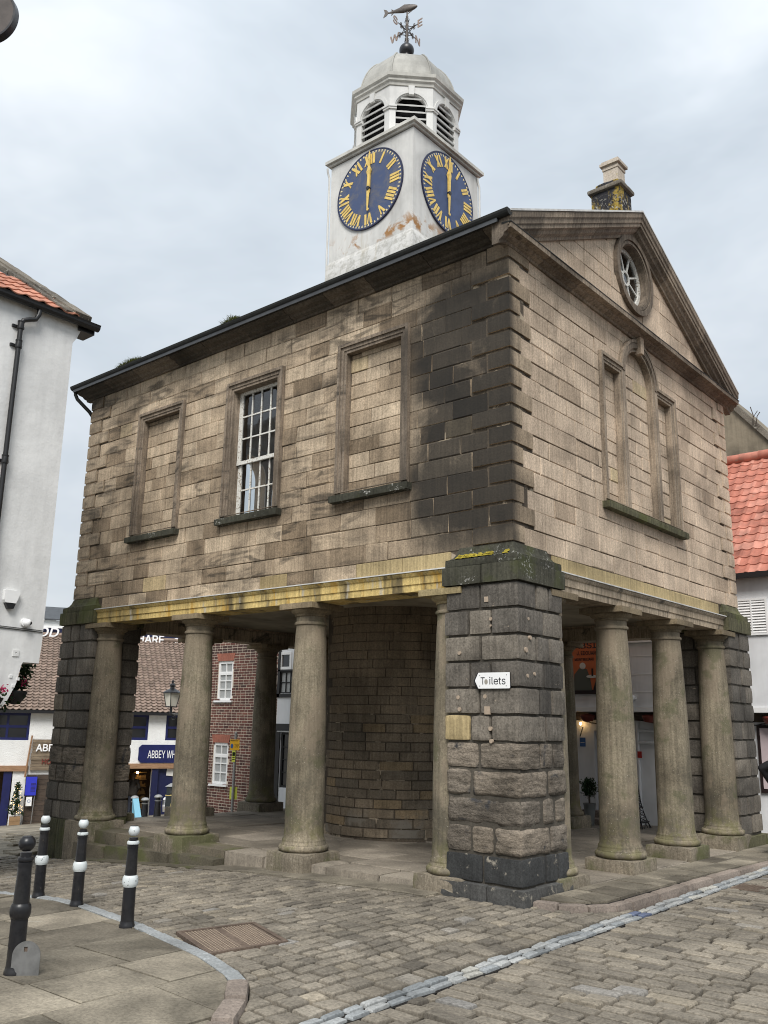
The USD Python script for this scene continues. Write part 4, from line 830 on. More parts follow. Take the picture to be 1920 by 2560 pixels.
def sett_poly(mb, g, zf, R, h=.07):
    g = g.buffer(-.011, join_style=2).simplify(.012)
    if g.is_empty or g.geom_type != 'Polygon' or g.area < .003: return
    q = list(g.exterior.coords)[:-1]; q = q if g.exterior.is_ccw else q[::-1]; c = np.array(g.centroid.coords[0]); V = []; n = len(q); rad = math.sqrt(g.area/3.14); dz = R.gauss(0, .004)
    for z, k in ((-h, 0.), (-.016, 0.), (-.005, .005), (0., .017)):
        for (x, y) in q: s = 1-k/rad; px, py = c[0]+(x-c[0])*s, c[1]+(y-c[1])*s; V.append((px, py, float(zf(px))+z+dz))
    F = [[a*n+i, a*n+(i+1) % n, a*n+n+(i+1) % n] for a in range(3) for i in range(n)]+[[a*n+i, a*n+n+(i+1) % n, a*n+n+i] for a in range(3) for i in range(n)]
    tv, tf = trimesh.creation.triangulate_polygon(Polygon(q), engine='earcut')
    idx = [int(np.argmin(np.sum((np.array(q)-p)**2, 1))) for p in tv]
    F += [[3*n+idx[a], 3*n+idx[b_], 3*n+idx[c_]] for a, b_, c_ in tf]
    return mb.add(V, F)
def lay_setts(root, name, cells, zf, mat, seed, tone):
    R = random.Random(seed); items = []
    polys = [c_ for c_ in cells if not isinstance(c_, tuple)]; cells = [c_ for c_ in cells if isinstance(c_, tuple)]
    for (x0, x1, y0, y1) in cells:
        c = np.array([(x0+x1)/2, (y0+y1)/2, float(zf((x0+x1)/2))])
        if in_view(c, 90): items.append((np.linalg.norm(c-CAM), x0, x1, y0, y1))
    items.sort(); rest = Mb()
    for i, (d, x0, x1, y0, y1) in enumerate(items):
        t = tone(R)
        if i < 300: mb = Mb(); sett(mb, x0, x1, y0, y1, zf, R); put(root, name, mb, mat, t, smooth=28)
        else: rest.tone = t; sett(rest, x0, x1, y0, y1, zf, R)
    for g in polys:
        if in_view((g.centroid.x, g.centroid.y, float(zf(g.centroid.x))), 90): rest.tone = tone(R); sett_poly(rest, g, zf, R)
    if rest.n: put(root, name, rest, mat, kind='stuff')
    return len(items)
stone_tone = lambda R: min(1., max(0., R.gauss(.5, .17))) if R.random() < .88 else R.random()
# left street: courses run across the street
R = random.Random(3); cells = []; x = -10.4; blocked = unary_union([PAVE.buffer(.07), MAN.buffer(.012), sbox(-20, -.45, -1.3, 3), sbox(-1.4, -.28, -.95, 3), sbox(-1., -.225, .2, 3), GP.buffer(.006)])
while x < .97:
    w = min(R.uniform(.125, .175), .985-x); w = w if .985-(x+w) > .09 else .985-x; y = -6.+R.uniform(0, .25)
    while y < .6:
        l = R.uniform(.16, .275); b = sbox(x, y, x+w, y+l)
        if not blocked.intersects(b): cells.append((x, x+w, y, y+l))
        else:
            r_ = b.difference(blocked)
            for g in getattr(r_, 'geoms', [r_]):
                if g.geom_type == 'Polygon' and g.area > .006: cells.append(g)
        y += l
    x += w
ls = put('/World', 'cobbled_street', sheet(-10.5, .985, -6.2, .8, -.05), M['grit'], .5, kind='structure', label='brown stone setts of the lane between the hall and the bollards', cat='street')
nl = lay_setts(ls, 'sett', cells, gz, M['sett'], 5, stone_tone)
# right street: courses run along x, longer stones, paler joints
cells = []; y = -7.2
while y < 15:
    w = R.uniform(.145, .195); x = 1.225+R.uniform(-.0, .015); first = True
    while x < 7:
        l = R.uniform(.22, .43); 
        if first: l = R.uniform(.1, .35); first = False
        cells.append((x, x+l, y, y+w)); x += l
    y += w
rs = put('/World', 'cobbled_road', sheet(1.225, 60, -60, 60, -.04), M['grit_pale'], .5, kind='structure', label='street of long worn setts on the gable side of the hall', cat='road')
nr = lay_setts(rs, 'sett', cells, gz, M['sett'], 6, stone_tone)
# blue channel of two rows
bc = put('/World', 'drainage_channel', sheet(.986, 1.224, -9, 16, -.026), M['grit'], .5, kind='structure', label='two rows of pale blue grey setts edging the road', cat='channel')
cells = []
for x0, x1 in ((1.0, 1.105), (1.105, 1.21)):
    y = -8+R.uniform(0, .1)
    while y < 15: l = R.uniform(.19, .27); cells.append((x0, x1, y, y+l)); y += l
lay_setts(bc, 'channel_sett', cells, gz, M['blue_sett'], 9, lambda R: R.choice([.15, .3, .45, .5, .6, .6, .75, .75, .9]) if R.random() > .02 else 1.)
# near-left pavement: big sandstone flags
def drape(mesh, zf, dz=0.):
    v, f = mesh; v = np.array(v); v[:, 2] += zf(v[:, 0], v[:, 1])+dz; return v, f
pv = put('/World', 'pavement', drape(extr(PAVE.buffer(-.01).simplify(.01), WF, -.2, -.012).geo(), lambda x, y: gz(x)), M['grit_pale'], .5, kind='structure', label='sandstone flagged pavement where the bollards stand', cat='pavement')
def flags(root, area, x0, x1, y0, y1, zf, mat, seed, wl, ll, h=.045, along='x', gap=.0095, top=0., chk=True, tone=lambda R: min(1, max(0, R.gauss(.5, .25))), name='paving_flag'):
    R = random.Random(seed); a = x0
    while a < x1:
        w = R.uniform(*wl); b = y0-R.uniform(0, ll[0])
        while b < y1:
            l = R.uniform(*ll); r_ = sbox(a+gap, b+gap, a+w-gap, b+l-gap)
            if along == 'y': r_ = sbox(b+gap, a+gap, b+l-gap, a+w-gap)
            r_ = r_.intersection(area)
            for g in getattr(r_, 'geoms', [r_]):
                if g.is_empty or g.geom_type != 'Polygon' or g.area < .012: continue
                c = g.centroid
                if chk and not in_view((c.x, c.y, 0), 300): continue
                u0, v0, u1, v1 = g.bounds; mb = Mb(); dz = R.gauss(0, .0035); tx, ty = R.uniform(-.006, .006), R.uniform(-.006, .006)
                if abs(g.area-(u1-u0)*(v1-v0)) < 1e-5: cbox(mb, WFu, u0, u1, v0, v1, -h, 0, .007, .004, R)
                else: mb.add(*extr(g.simplify(.005), WF, -h, -.001).geo())
                v, f = mb.geo(); v = v.copy(); v[:, 2] += zf(v[:, 0], v[:, 1])+top+dz+(v[:, 0]-c.x)*tx+(v[:, 1]-c.y)*ty
                put(root, name, (v, f), mat, tone(R))
            b += l
        a += w
WFu = Frame((0, 0, 0), EX, EZ, EY)
flags(pv, PAVE.buffer(-.075), -9, 1.2, -8, -3.1, lambda x, y: gz(x), M['flag'], 21, (.55, .85), (.7, 1.25), top=.012)
# edging of blue setts and the big kerb stones at the corner
line = list(PAVE.exterior.coords)[0:18]; pts = np.array(line[0:16]); seg = np.linalg.norm(np.diff(pts, axis=0), axis=1); cum = np.concatenate([[0], np.cumsum(seg)])
def along(s): return np.array([np.interp(s, cum, pts[:, 0]), np.interp(s, cum, pts[:, 1])])
s = 3.2; s_k = cum[10]; R = random.Random(8)
while s < s_k-.05:
    l = R.uniform(.17, .25); p0, p1 = along(s+.005), along(s+l-.005); t = (p1-p0)/np.linalg.norm(p1-p0); n_ = np.array([-t[1], t[0]]); fr = Frame((*((p0+p1)/2), float(gz((p0[0]+p1[0])/2))), (*t, 0), EZ, (*n_, 0)); mb = Mb(); hl = np.linalg.norm(p1-p0)/2
    cbox(mb, fr, -hl, hl, -.062, .062, -.06, .016, .008, .004, R); 
    if in_view(fr.o, 100): put(pv, 'edging_sett', mb, M['blue_sett'], R.choice([.2, .35, .45, .5, .55, .65]))
    s += l
while s < cum[-1]-.05:
    l = min(R.uniform(.36, .5), cum[-1]-s); p0, p1 = along(s), along(s+l); t = (p1-p0)/np.linalg.norm(p1-p0); n_ = np.array([-t[1], t[0]]); hl = np.linalg.norm(p1-p0)/2-.006
    v, f = grid_box((-hl, -.085, -.15), (hl, .085, .035), 22, .03, .008, int(s*100), 6.); o = np.array([*((p0+p1)/2), float(gz(p0[0]))]); q = o+v[:, :1]*np.array([*t, 0])+v[:, 1:2]*np.array([*n_, 0])+v[:, 2:]*EZ
    put(pv, 'kerb_stone', weld(q, f), M['kerb'], R.random(), smooth=45); s += l
# gable pavement with its kerb
gzf = lambda x, y: np.minimum(fz(y), gz(x)+.062)
gp = put('/World', 'gable_pavement', drape(extr(GP.intersection(sbox(-.2, -.1, 2, 8.6)).buffer(-.14), WF, -.25, -.02).geo(), gzf), M['grit'], .5, kind='structure', label='narrow flagged pavement with a rounded kerb beside the gable columns', cat='pavement')
kin = GP.buffer(-.155)
flags(gp, kin.intersection(sbox(.19, -.1, 2, 8.6)).difference(sbox(-2, -1, .20, 1.0)), .0, 9, .12, 1.3, gzf, M['flag'], 31, (.45, .7), (.5, .75), along='y', top=.004)
kp = np.array(list(GP.exterior.coords)[1:11]); kseg = np.linalg.norm(np.diff(kp, axis=0), axis=1); kc = np.concatenate([[0], np.cumsum(kseg)]); s = .0; R = random.Random(18)
alk = lambda s: np.array([np.interp(s, kc, kp[:, 0]), np.interp(s, kc, kp[:, 1])])
while s < kc[-1]-.1:
    l = min(R.uniform(.32, .42) if s < 1.1 else R.uniform(.6, .95), kc[-1]-s); p0, p1 = alk(s), alk(s+l); t = (p1-p0)/np.linalg.norm(p1-p0); n_ = np.array([-t[1], t[0]]); hl = np.linalg.norm(p1-p0)/2-.006
    v, f = grid_box((-hl, 0.0, -.25), (hl, .15, .0), 16, .03, .008, int(s*70)+7, 6.); o = np.array([*((p0+p1)/2), min(fz((p0[1]+p1[1])/2), float(gz((p0[0]+p1[0])/2))+.055)]); q = o+v[:, :1]*np.array([*t, 0])+v[:, 1:2]*np.array([*n_, 0])+v[:, 2:]*EZ
    put(gp, 'kerb_stone', weld(q, f), M['kerb'], R.random(), smooth=45); s += l
# hall floor, step stones and the strip in front
hf = put('/World', 'hall_floor', drape((np.array([(-9.7, .02, -.03), (.1, .02, -.03), (.1, 7.7, -.03), (-9.7, 7.7, -.03), (-9.7, .02, -.9), (.1, .02, -.9), (.1, 7.7, -.9), (-9.7, 7.7, -.9)]), BOXF[:, ::-1]), lambda x, y: fz(y)), M['grit'], .5, kind='structure', label='raised flagged floor under the market hall', cat='floor')
flags(hf, sbox(-9.7, .48, .15, 7.7), -9.7, .2, .48, 7.7, lambda x, y: fz(y), M['hall_flag'], 41, (.6, .95), (.6, 1.1), chk=False)
R = random.Random(9); x = -8.75
while x < -.95:
    l = R.uniform(.7, 1.25); l = l if -.95-(x+l) > .4 else -.95-x; zb = float(gz(x+l/2))
    v, f = grid_box((x+.006, -.03+R.uniform(-.015, .015), zb-.3), (x+l-.006, .475, .028), 10, .03, .012, int(x*30)+500, 5.); put(hf, 'step_stone', weld(v, f), M['moss_step'] if x < -5.9 else M['hall_flag'], .3+.6*R.random(), smooth=45)
    if x < -5.9: v, f = grid_box((x+.03, -.24, zb-.3), (x+l-.0, -.02, (zb+.03)/2+.02), 10, .03, .012, int(x*30)+700, 5.); put(hf, 'step_stone', weld(v, f), M['moss_step'], .2+.5*R.random(), smooth=45)
    x += l
flags(hf, sbox(-8.6, -.44, -.97, -.03), -.44, -.04, -8.6, -.97, lambda x, y: gz(x), M['flag'], 43, (.40, .401), (.6, 1.1), along='y', top=.014, tone=lambda R: .25+.4*R.random()) if False else None
x = -8.4
while x < -1.0:
    l = min(R.uniform(.6, 1.1), -.97-x); mb = Mb(); cbox(mb, WFu, x+.006, x+l-.006, -.445, -.035, -.07, .016, .008, .006, R); v, f = mb.geo(); v = v.copy(); v[:, 2] += gz(v[:, 0]); put(hf, 'paving_flag', (v, f), M['moss_step'] if x < -5.9 else M['flag'], .3+.4*R.random()); x += l
# market place beyond, paler paving
mp = put('/World', 'market_place', sheet(-34, -10.5, -25, 30, -.03), M['flag'], .75, kind='structure', label='pale paved market place sloping down to the shops', cat='square')
R = random.Random(14); mb = Mb(); cells = []; x = -20
while x < -10.55:
    w = R.uniform(.28, .42); y = -3.5+R.uniform(0, .4)
    while y < 3.6:
        l = R.uniform(.4, .8)
        if in_view((x, y, float(gz(x))), 10): mb.tone = R.choice([.5, .6, .75, .85, .95]); sett(mb, x, min(x+w, -10.5), y, y+l, lambda q: gz(q)+.01, R, .009)
        y += l
    x += w
if mb.n: put(mp, 'paving_slab', mb, M['flag'], kind='stuff')
# rusty access cover
mc = thing('access_cover', 'rusty studded iron access cover set in the setts', 'manhole cover')
c0 = np.array(MAN.centroid.coords[0]); ux = np.array([.2, .79]); ux /= np.linalg.norm(ux); vx = np.array([ux[1], -ux[0]])
frm = Frame((*c0, float(gz(c0[0]))), (*ux, 0), (*vx, 0), EZ)
put(mc, 'frame', extr(MAN.difference(MAN.buffer(-.04)), Frame((0, 0, -.037), EX, EZ, EY), -.05, .006), M['rust'], .3)
halves = MAN.buffer(-.045)
put(mc, 'cover_plate', extr(halves, Frame((0, 0, -.037), EX, EZ, EY), -.05, -.004), M['rust'], .6)
mb = Mb(); q = np.array(MAN.exterior.coords)[:4]
for i in range(26):
    for j in range(22):
        s_, t_ = (i+.5)/26, (j+.5)/22; p = (1-s_)*(1-t_)*q[0]+s_*(1-t_)*q[1]+s_*t_*q[2]+(1-s_)*t_*q[3]
        if halves.buffer(-.012).contains(Point(p)) and abs(i-12.5) > .6: v, f = lathe([(0, .0055), (.007, .004), (.010, 0)], 6, (p[0], p[1], -.041)); mb.add(v, f[:, ::-1])
put(mc, 'stud', mb, M['rust_stud'], kind='stuff')
dg = thing('drain_grate', 'dark iron drain grating in the road by the gable', 'drain grate', loc=(1.45, 3.2, -.078)); mb = Mb()
for i in range(9): box(mb, -.14, .14, -.22+i*.05, -.195+i*.05, -.01, .006)
box(mb, -.17, -.14, -.25, .23, -.02, .006); box(mb, .14, .17, -.25, .23, -.02, .006); put(dg, 'bars', mb, M['rust'], .3)
# ------------------------------------------------------------------ bollards
def bollard(loc, h, band, label, white, rot, ball=.054, body=(.062, .050)):
    t = thing('bollard', label, 'bollard', None, loc=loc, rotz=rot); s = h/.91
    put(t, 'post', lathe([(.0, 0), (body[0]+.012, 0), (body[0]+.012, .02), (body[0]+.006, .03), (body[0]+.004, .05), (body[0], .06), (body[0]-.003, .36*s), (body[0]-.006, .5*s), (body[1], .70*s), (body[1]+.004, .705*s), (body[1]+.004, .735*s), (body[1]-.005, .74*s), (body[1]-.008, .80*s), (.0, .80*s)], 28), M['black_iron'], smooth=40)
    b0 = body[0]-.004
    put(t, 'band', lathe([(b0-.01, .355*s), (b0+.006, .36*s)]+[(b0+.004+.014*math.sin(a), (.41-.045*math.cos(a))*s) for a in np.linspace(.2, math.pi-.2, 9)]+[(b0+.004, .46*s), (b0-.01, .465*s)], 28), M['band_white'] if white else M['black_iron'], smooth=40)
    put(t, 'neck_ring', lathe([(body[1]-.01, .738*s), (body[1]+.006, .742*s), (body[1]+.010, .752*s), (body[1]+.006, .768*s), (body[1]-.01, .775*s)], 28), M['band_white'] if white else M['black_iron'], smooth=40)
    zc = h-ball*.86
    put(t, 'ball', lathe([(ball*math.sin(a), zc-ball*math.cos(a)) for a in np.linspace(.5, math.pi-.62, 14)], 28), M['band_white'] if white else M['black_iron'], smooth=50)
    put(t, 'cap', lathe([(ball*.60, h-.012), (ball*.62, h-.003), (ball*.5, h), (0, h)], 20), M['black_iron'])
    return t
bollard((-2.093, -3.66, float(gz(-2.09))+.01), .92, 1, 'white banded black bollard nearest the rusty access cover', True, 20)
bollard((-3.521, -3.323, float(gz(-3.5))+.01), .89, 1, 'white banded black bollard in the middle of the three', True, 140)
bollard((-4.476, -3.231, float(gz(-4.47))+.01), .90, 1, 'white banded black bollard half hidden behind the plain black one', True, 250)
bb = bollard((-1.262, -5.232, float(gz(-1.2))+.01), 1.0, 0, 'plain all black bollard with an arched metal plate at its foot', False, 0, .064, (.066, .052))
pl = thing('metal_plate', 'arched grey metal plate standing against the foot of the black bollard', 'plate')
d_ = np.array([.155, .144, 0]); d_ /= np.linalg.norm(d_); nn = np.array([d_[1], -d_[0], 0]); fr = Frame((-1.267+.045, -5.238-.048, float(gz(-1.2))+.0), d_, nn)
put(pl, 'plate', extr(unary_union([sbox(0, 0, .212, .15), Point(.106, .15).buffer(.106, 20)]).difference(sbox(.085, .18, .112, .215)), fr, -.008, 0), M['dark_steel'])
mb = Mb(); fbox(mb, fr, .082, .115, .172, .225, -.02, -.009); put(pl, 'latch', mb, M['rust'], .2)
# ------------------------------------------------------------------ pantiles
def pantiles(root, name, fr, nu, nw, tw, ex, mat, keep=lambda u, w: True, joined=False, seed=0, lip=.022, amp=.028, over=.05):
    """fr.u along the eaves, fr.w up the slope, fr.n outward"""
    R = random.Random(seed); xs = np.linspace(0, 1, 9); prof = np.where(xs < .62, -np.sin(np.pi*xs/.62)*.55, np.sin(np.pi*(xs-.62)/.38)*.75)*amp; rest = Mb(); k = 0
    for j in range(nw):
        for i in range(nu):
            u0, w0 = i*tw, j*ex
            if not keep(u0+tw/2, w0+ex/2): continue
            d = R.uniform(-.004, .004); a = []
            for w_, nz in ((w0-.0, lip), (w0+ex+over, .0)):
                for x_, p_z in zip(xs, prof): a.append((u0+x_*tw, w_+d, p_z+nz))
            for x_, p_z in zip(xs, prof): a.append((u0+x_*tw, w0+d, p_z+lip-.018))
            n = len(xs); F = [[q, q+1, n+q+1, n+q] for q in range(n-1)]+[[2*n+q, 2*n+q+1, q+1, q] for q in range(n-1)]
            if joined: rest.tone = R.random(); rest.add(fr.pts(a), F)
            else: put(root, name, Mb().add(fr.pts(a), F), mat, R.random(), smooth=50)
            k += 1
    if joined and rest.n: put(root, name, rest, mat, kind='stuff')
def window(fr, parent, u0, u1, z0, z1, n, frame_mat, cols, rows, t=.05, bt=.022, pane='dark_glass', split=None, name='window', depth=.06):
    mb = Mb(); fbox(mb, fr, u0, u1, z0, z0+t, n-depth, n); fbox(mb, fr, u0, u1, z1-t, z1, n-depth, n); fbox(mb, fr, u0, u0+t, z0+t, z1-t, n-depth, n-.001); fbox(mb, fr, u1-t, u1, z0+t, z1-t, n-depth, n-.001)
    w = put(parent, name, mb, frame_mat); mb = Mb()
    if split: fbox(mb, fr, u0+t, u1-t, split-t/2, split+t/2, n-depth, n-.003)
    for c in range(1, cols): u = u0+t+(u1-u0-2*t)*c/cols; fbox(mb, fr, u-bt/2, u+bt/2, z0+t, z1-t, n-depth+.01, n-.006)
    for r in range(1, rows): z = z0+t+(z1-z0-2*t)*r/rows; fbox(mb, fr, u0+t, u1-t, z-bt/2, z+bt/2, n-depth+.01, n-.009)
    if mb.n: put(w, 'glazing_bar', mb, frame_mat)
    mb = Mb(); fbox(mb, fr, u0+t*.5, u1-t*.5, z0+t*.5, z1-t*.5, n-depth*.8, n-depth*.6); put(w, 'pane', mb, M[pane]); return w
# ------------------------------------------------------------------ white corner house on the left
WH = thing('white_house', 'white rendered corner house with pantiled eaves at the left edge', 'house')
fr = Frame((-6.46, 0, 0), EY, EX)
fac = Polygon([(-14, 1.93), (-2.99, 1.93), (-2.86, 2.06), (-2.74, 2.33), (-2.69, 2.60), (-2.67, 2.635), (-2.43, 2.632), (-2.415, 2.9), (-2.42, 7.58), (-2.36, 7.68), (-2.29, 7.86), (-2.29, 7.93), (-14, 7.93)])
put(WH, 'wall', extr(fac, fr, -5.4, 0), M['white'])
A = [(-2.69, 2.632), (-2.70, 2.52), (-2.76, 2.30), (-2.87, 2.07), (-2.99, 1.94)]; B = [(-2.455, 2.632), (-2.47, 2.52), (-2.53, 2.29), (-2.68, 2.08), (-2.88, 1.95)]
V = np.vstack([fr.pts([(u, z, -.004) for u, z in A]), fr.pts([(u, z, -.55) for u, z in B]), fr.pts([(u, z, -1.4) for u, z in B])]); n = len(A)
put(WH, 'corbel', (V, np.array([[i, n+i, n+i+1, i+1] for i in range(n-1)]+[[n+i, 2*n+i, 2*n+i+1, n+i+1] for i in range(n-1)])), M['white'], smooth=True)
mb = Mb(); box(mb, -11.8, -6.9, -14, -3.6, float(gz(-7))-.8, 1.94); put(WH, 'ground_floor_wall', mb, M['white'])
sl = .648; sw = np.array([-1, 0, sl]); sw /= np.linalg.norm(sw); rf = Frame((-6.30, -9.6, 7.93), EY, np.cross(EY, sw)*1., sw)
rf.n = rf.n if rf.n[2] > 0 else -rf.n
mb = Mb(); mb.add(rf.pts([(-5, -.0, -.06), (7.28, 0, -.06), (7.28, 4.1, -.06), (-5, 4.1, -.06), (-5, 0, -.01), (7.28, 0, -.01), (7.28, 4.1, -.01), (-5, 4.1, -.01)]), BOXF); roof = put(WH, 'roof', mb, M['slate'])
rt = Frame(rf.o+EY*1.92+rf.n*.03, EY, rf.n, sw)
pantiles(roof, 'roof_tile', rt, 19, 7, .275, .285, M['old_tile'], keep=lambda u, w: u > 2.2 and u < 5.25, seed=4)
for i in range(5):
    v, f = grid_box((0, 0, -.05), (.84, .30, .075), 9, .02, .012, i+50, 5.); o = np.array([-6.34, -2.52, 7.99])+sw*(.85*i-.03); q = o+v[:, :1]*sw+v[:, 1:2]*EY+v[:, 2:]*rf.n; put(roof, 'coping_stone', weld(q, f if np.linalg.det(np.stack([sw, EY, rf.n])) > 0 else f[:, ::-1]), M['coping'], .3+.5*rg.random(), smooth=40)
    v, f = grid_box((0, 0, -.05), (.84, .16, .04), 9, .02, .02, i+70, 7.); o = np.array([-6.32, -2.66, 7.985])+sw*(.85*i); q = o+v[:, :1]*sw+v[:, 1:2]*EY+v[:, 2:]*rf.n; put(roof, 'mortar_fillet', weld(q, f if np.linalg.det(np.stack([sw, EY, rf.n])) > 0 else f[:, ::-1]), M['coping'], .1, smooth=40)
gpf = [(-.065*math.cos(t)*1., -.07*math.sin(t)) for t in np.linspace(0, math.pi, 9)]
put(WH, 'gutter', sweep_profile([(.10+a, 7.93+b) for a, b in gpf]+[(.175, 7.955), (.025, 7.955)], (-6.46, -12, 0), (-6.46, -2.06, 0), EX, EZ), M['gutter_black'])
mb = Mb(); fbox(mb, fr, -2.36, -2.08, 7.82, 7.93, -.3, .03); put(WH, 'kneeler', mb, M['gutter_black'])
dpy = -3.31; X0 = -6.46
put(WH, 'downpipe', tube([(X0+.10, -3.06, 7.86), (X0+.10, -3.065, 7.78), (X0+.09, -3.10, 7.70), (X0+.085, -3.2, 7.66), (X0+.08, -3.28, 7.62), (X0+.075, dpy, 7.54), (X0+.075, dpy, 7.0), (X0+.075, dpy-.0, 3.0), (X0+.075, dpy, 2.0)], .036, 12), M['gutter_black'], smooth=True)
for z in (7.52, 7.22, 5.45):
    mb = Mb(); mb.add(*lathe([(.03, z-.05), (.046, z-.05), (.05, z-.03), (.046, z+.05), (.05, z+.055), (.05, z+.075), (.03, z+.075)], 14, (X0+.075, dpy, 0))); fbox(mb, fr, dpy-.10, dpy+.08, z-.02, z+.02, .0, .03); put(WH, 'pipe_collar', mb, M['gutter_black'], smooth=40)
ab = thing('alarm_box', 'white and black burglar alarm box on the white house wall', 'alarm box')
apoly = Polygon([(-3.08, 3.62), (-2.86, 3.615), (-2.855, 3.58), (-2.93, 3.36), (-3.01, 3.355), (-3.08, 3.48)]).buffer(-.01).buffer(.01)
put(ab, 'cover', extr(apoly.intersection(sbox(-9, 3.44, 9, 9)), fr, 0, .07), M['sign_white']); put(ab, 'base', extr(apoly.intersection(sbox(-9, 0, 9, 3.438)), fr, 0, .065), M['sign_black'])
cc = thing('security_camera', 'white dome security camera fixed to the white house wall', 'camera')
put(cc, 'mount', lathe([(.0, 0), (.055, 0), (.055, .03), (.05, .035), (0, .035)], 20)[0]@np.array([[0, 1, 0], [0, 0, 1], [1, 0, 0.]]).T*1.+np.array([X0, -2.72, 3.19]) if False else (lathe([(.0, 0), (.058, 0), (.058, .04), (.0, .045)], 20)[0][:, [2, 0, 1]]+np.array([X0, -2.72, 3.19]), lathe([(.0, 0), (.058, 0), (.058, .04), (.0, .045)], 20)[1]), M['sign_white'], smooth=40)
s_ = trimesh.creation.icosphere(2, .056); s_.apply_translation([X0+.06, -2.70, 3.185]); put(cc, 'dome', s_, M['sign_white'], smooth=True); s_ = trimesh.creation.icosphere(2, .030); s_.apply_translation([X0+.085, -2.675, 3.182]); put(cc, 'lens', s_, M['sign_black'], smooth=True)
cb = thing('wall_cable', 'thin cables running along the white house wall', 'cable')
for dz in (0, .022): put(cb, 'cable', tube([(X0+.012, y, 3.075-.045*(y+2.43)/1.0*.5+dz) for y in np.linspace(-5, -2.43, 9)], .006, 5), M['gutter_old'], smooth=True)
put(WH, 'vent_tile', extr(sbox(-2.84, 2.71, -2.75, 2.80).difference(Point(-2.795, 2.755).buffer(.014)), fr, 0, .012), M['white'])
for u, z in ((-2.83, 2.43), (-2.72, 2.40), (-2.78, 2.30)): put(WH, 'wall_plate', extr(sbox(u-.02, z-.02, u+.02, z+.02), fr, 0, .012), M['white'])
def foliage(parent, name, centres, n, size, mat, seed, spread):
    R = random.Random(seed); mb = Mb()
    for _ in range(n):
        c = np.array(R.choice(centres))+np.array([R.gauss(0, spread) for _ in range(3)]); a = np.array([R.gauss(0, 1) for _ in range(3)]); a /= np.linalg.norm(a); b = np.cross(a, [R.gauss(0, 1), R.gauss(0, 1), R.gauss(0, 1)]); b /= np.linalg.norm(b); s = size*R.uniform(.6, 1.3)
        mb.add([c-a*s, c+b*s*.5, c+a*s, c-b*s*.5], [[0, 1, 2, 3]])
    return put(parent, name, mb, mat)
hb = thing('hanging_basket', 'green trailing plants with pink flowers hanging round the white house corbel', 'hanging basket')
B0 = np.array([-6.95, -2.42, 2.38])
put(hb, 'basket', lathe([(.0, -.17), (.08, -.15), (.15, -.06), (.17, .02), (.15, .03)], 16, tuple(B0+[0, -.06, -.16])), M['gutter_black'], smooth=True)
foliage(hb, 'leaves', [tuple(B0+[0, dy, dz]) for dy, dz in ((.06, .25), (.05, .12), (.0, -.02), (-.1, -.14), (-.2, -.24), (-.3, -.30))], 520, .04, M['leaf'], 3, .05)
foliage(hb, 'flower', [tuple(B0+[.08, dy, dz]) for dy, dz in ((.0, -.02), (-.14, -.22))], 70, .022, M['petal'], 4, .028); foliage(hb, 'flower', [tuple(B0+[.08, dy, dz]) for dy, dz in ((-.30, -.31), (-.38, -.36))], 70, .022, M['petal_red'], 5, .03)
hb2 = thing('hanging_basket', 'pink flowers at the picture edge on the front of the white house', 'hanging basket')
put(hb2, 'basket', lathe([(.0, -.15), (.09, -.12), (.15, 0), (.14, .01)], 14, (-6.30, -3.14, 2.12)), M['gutter_black'], smooth=True)
foliage(hb2, 'leaves', [(-6.3, -3.16, 2.16), (-6.3, -3.2, 2.2)], 160, .035, M['leaf'], 6, .07); foliage(hb2, 'flower', [(-6.3, -3.01, 2.25)], 60, .022, M['petal'], 7, .028)
put(hb2, 'bracket', tube([(-6.46, -3.16, 2.62), (-6.34, -3.16, 2.66), (-6.30, -3.16, 2.5), (-6.3, -3.16, 2.15)], .008, 6), M['black_iron'])
# hanging sign at the top left corner, on its own post outside the picture
hs = thing('hanging_sign', 'dark oval hanging sign cut off by the top left corner', 'sign')
C_ = np.array([-1.03, -6.36, 7.70]); vd = C_-CAM; vd /= np.linalg.norm(vd); su = np.array([.80, .60, 0]); sn = np.array([.60, -.80, 0]); fs_ = Frame(C_, su, sn)
put(hs, 'board', extr(affinity.scale(Point(-.09, .02).buffer(.205, 32), 1., 1.18, origin=(-.09, .02)), fs_, -.03, .03), M['sign_board']); put(hs, 'rim', extr(affinity.scale(Point(-.09, .02).buffer(.212, 32), 1., 1.18, origin=(-.09, .02)).difference(affinity.scale(Point(-.09, .02).buffer(.195, 32), 1., 1.18, origin=(-.09, .02))), fs_, -.036, .036), M['black_iron'])
put(hs, 'bracket', tube([fs_.p([-.09], [.26])[0], fs_.p([-.09], [.42])[0], fs_.p([-.4], [.45])[0], fs_.p([-1.6], [.45])[0]], .014, 8), M['black_iron']); q = fs_.p([-1.6], [0])[0]; put(hs, 'post', tube([(q[0], q[1], 0), (q[0], q[1], 8.3)], .05, 12), M['black_iron'])
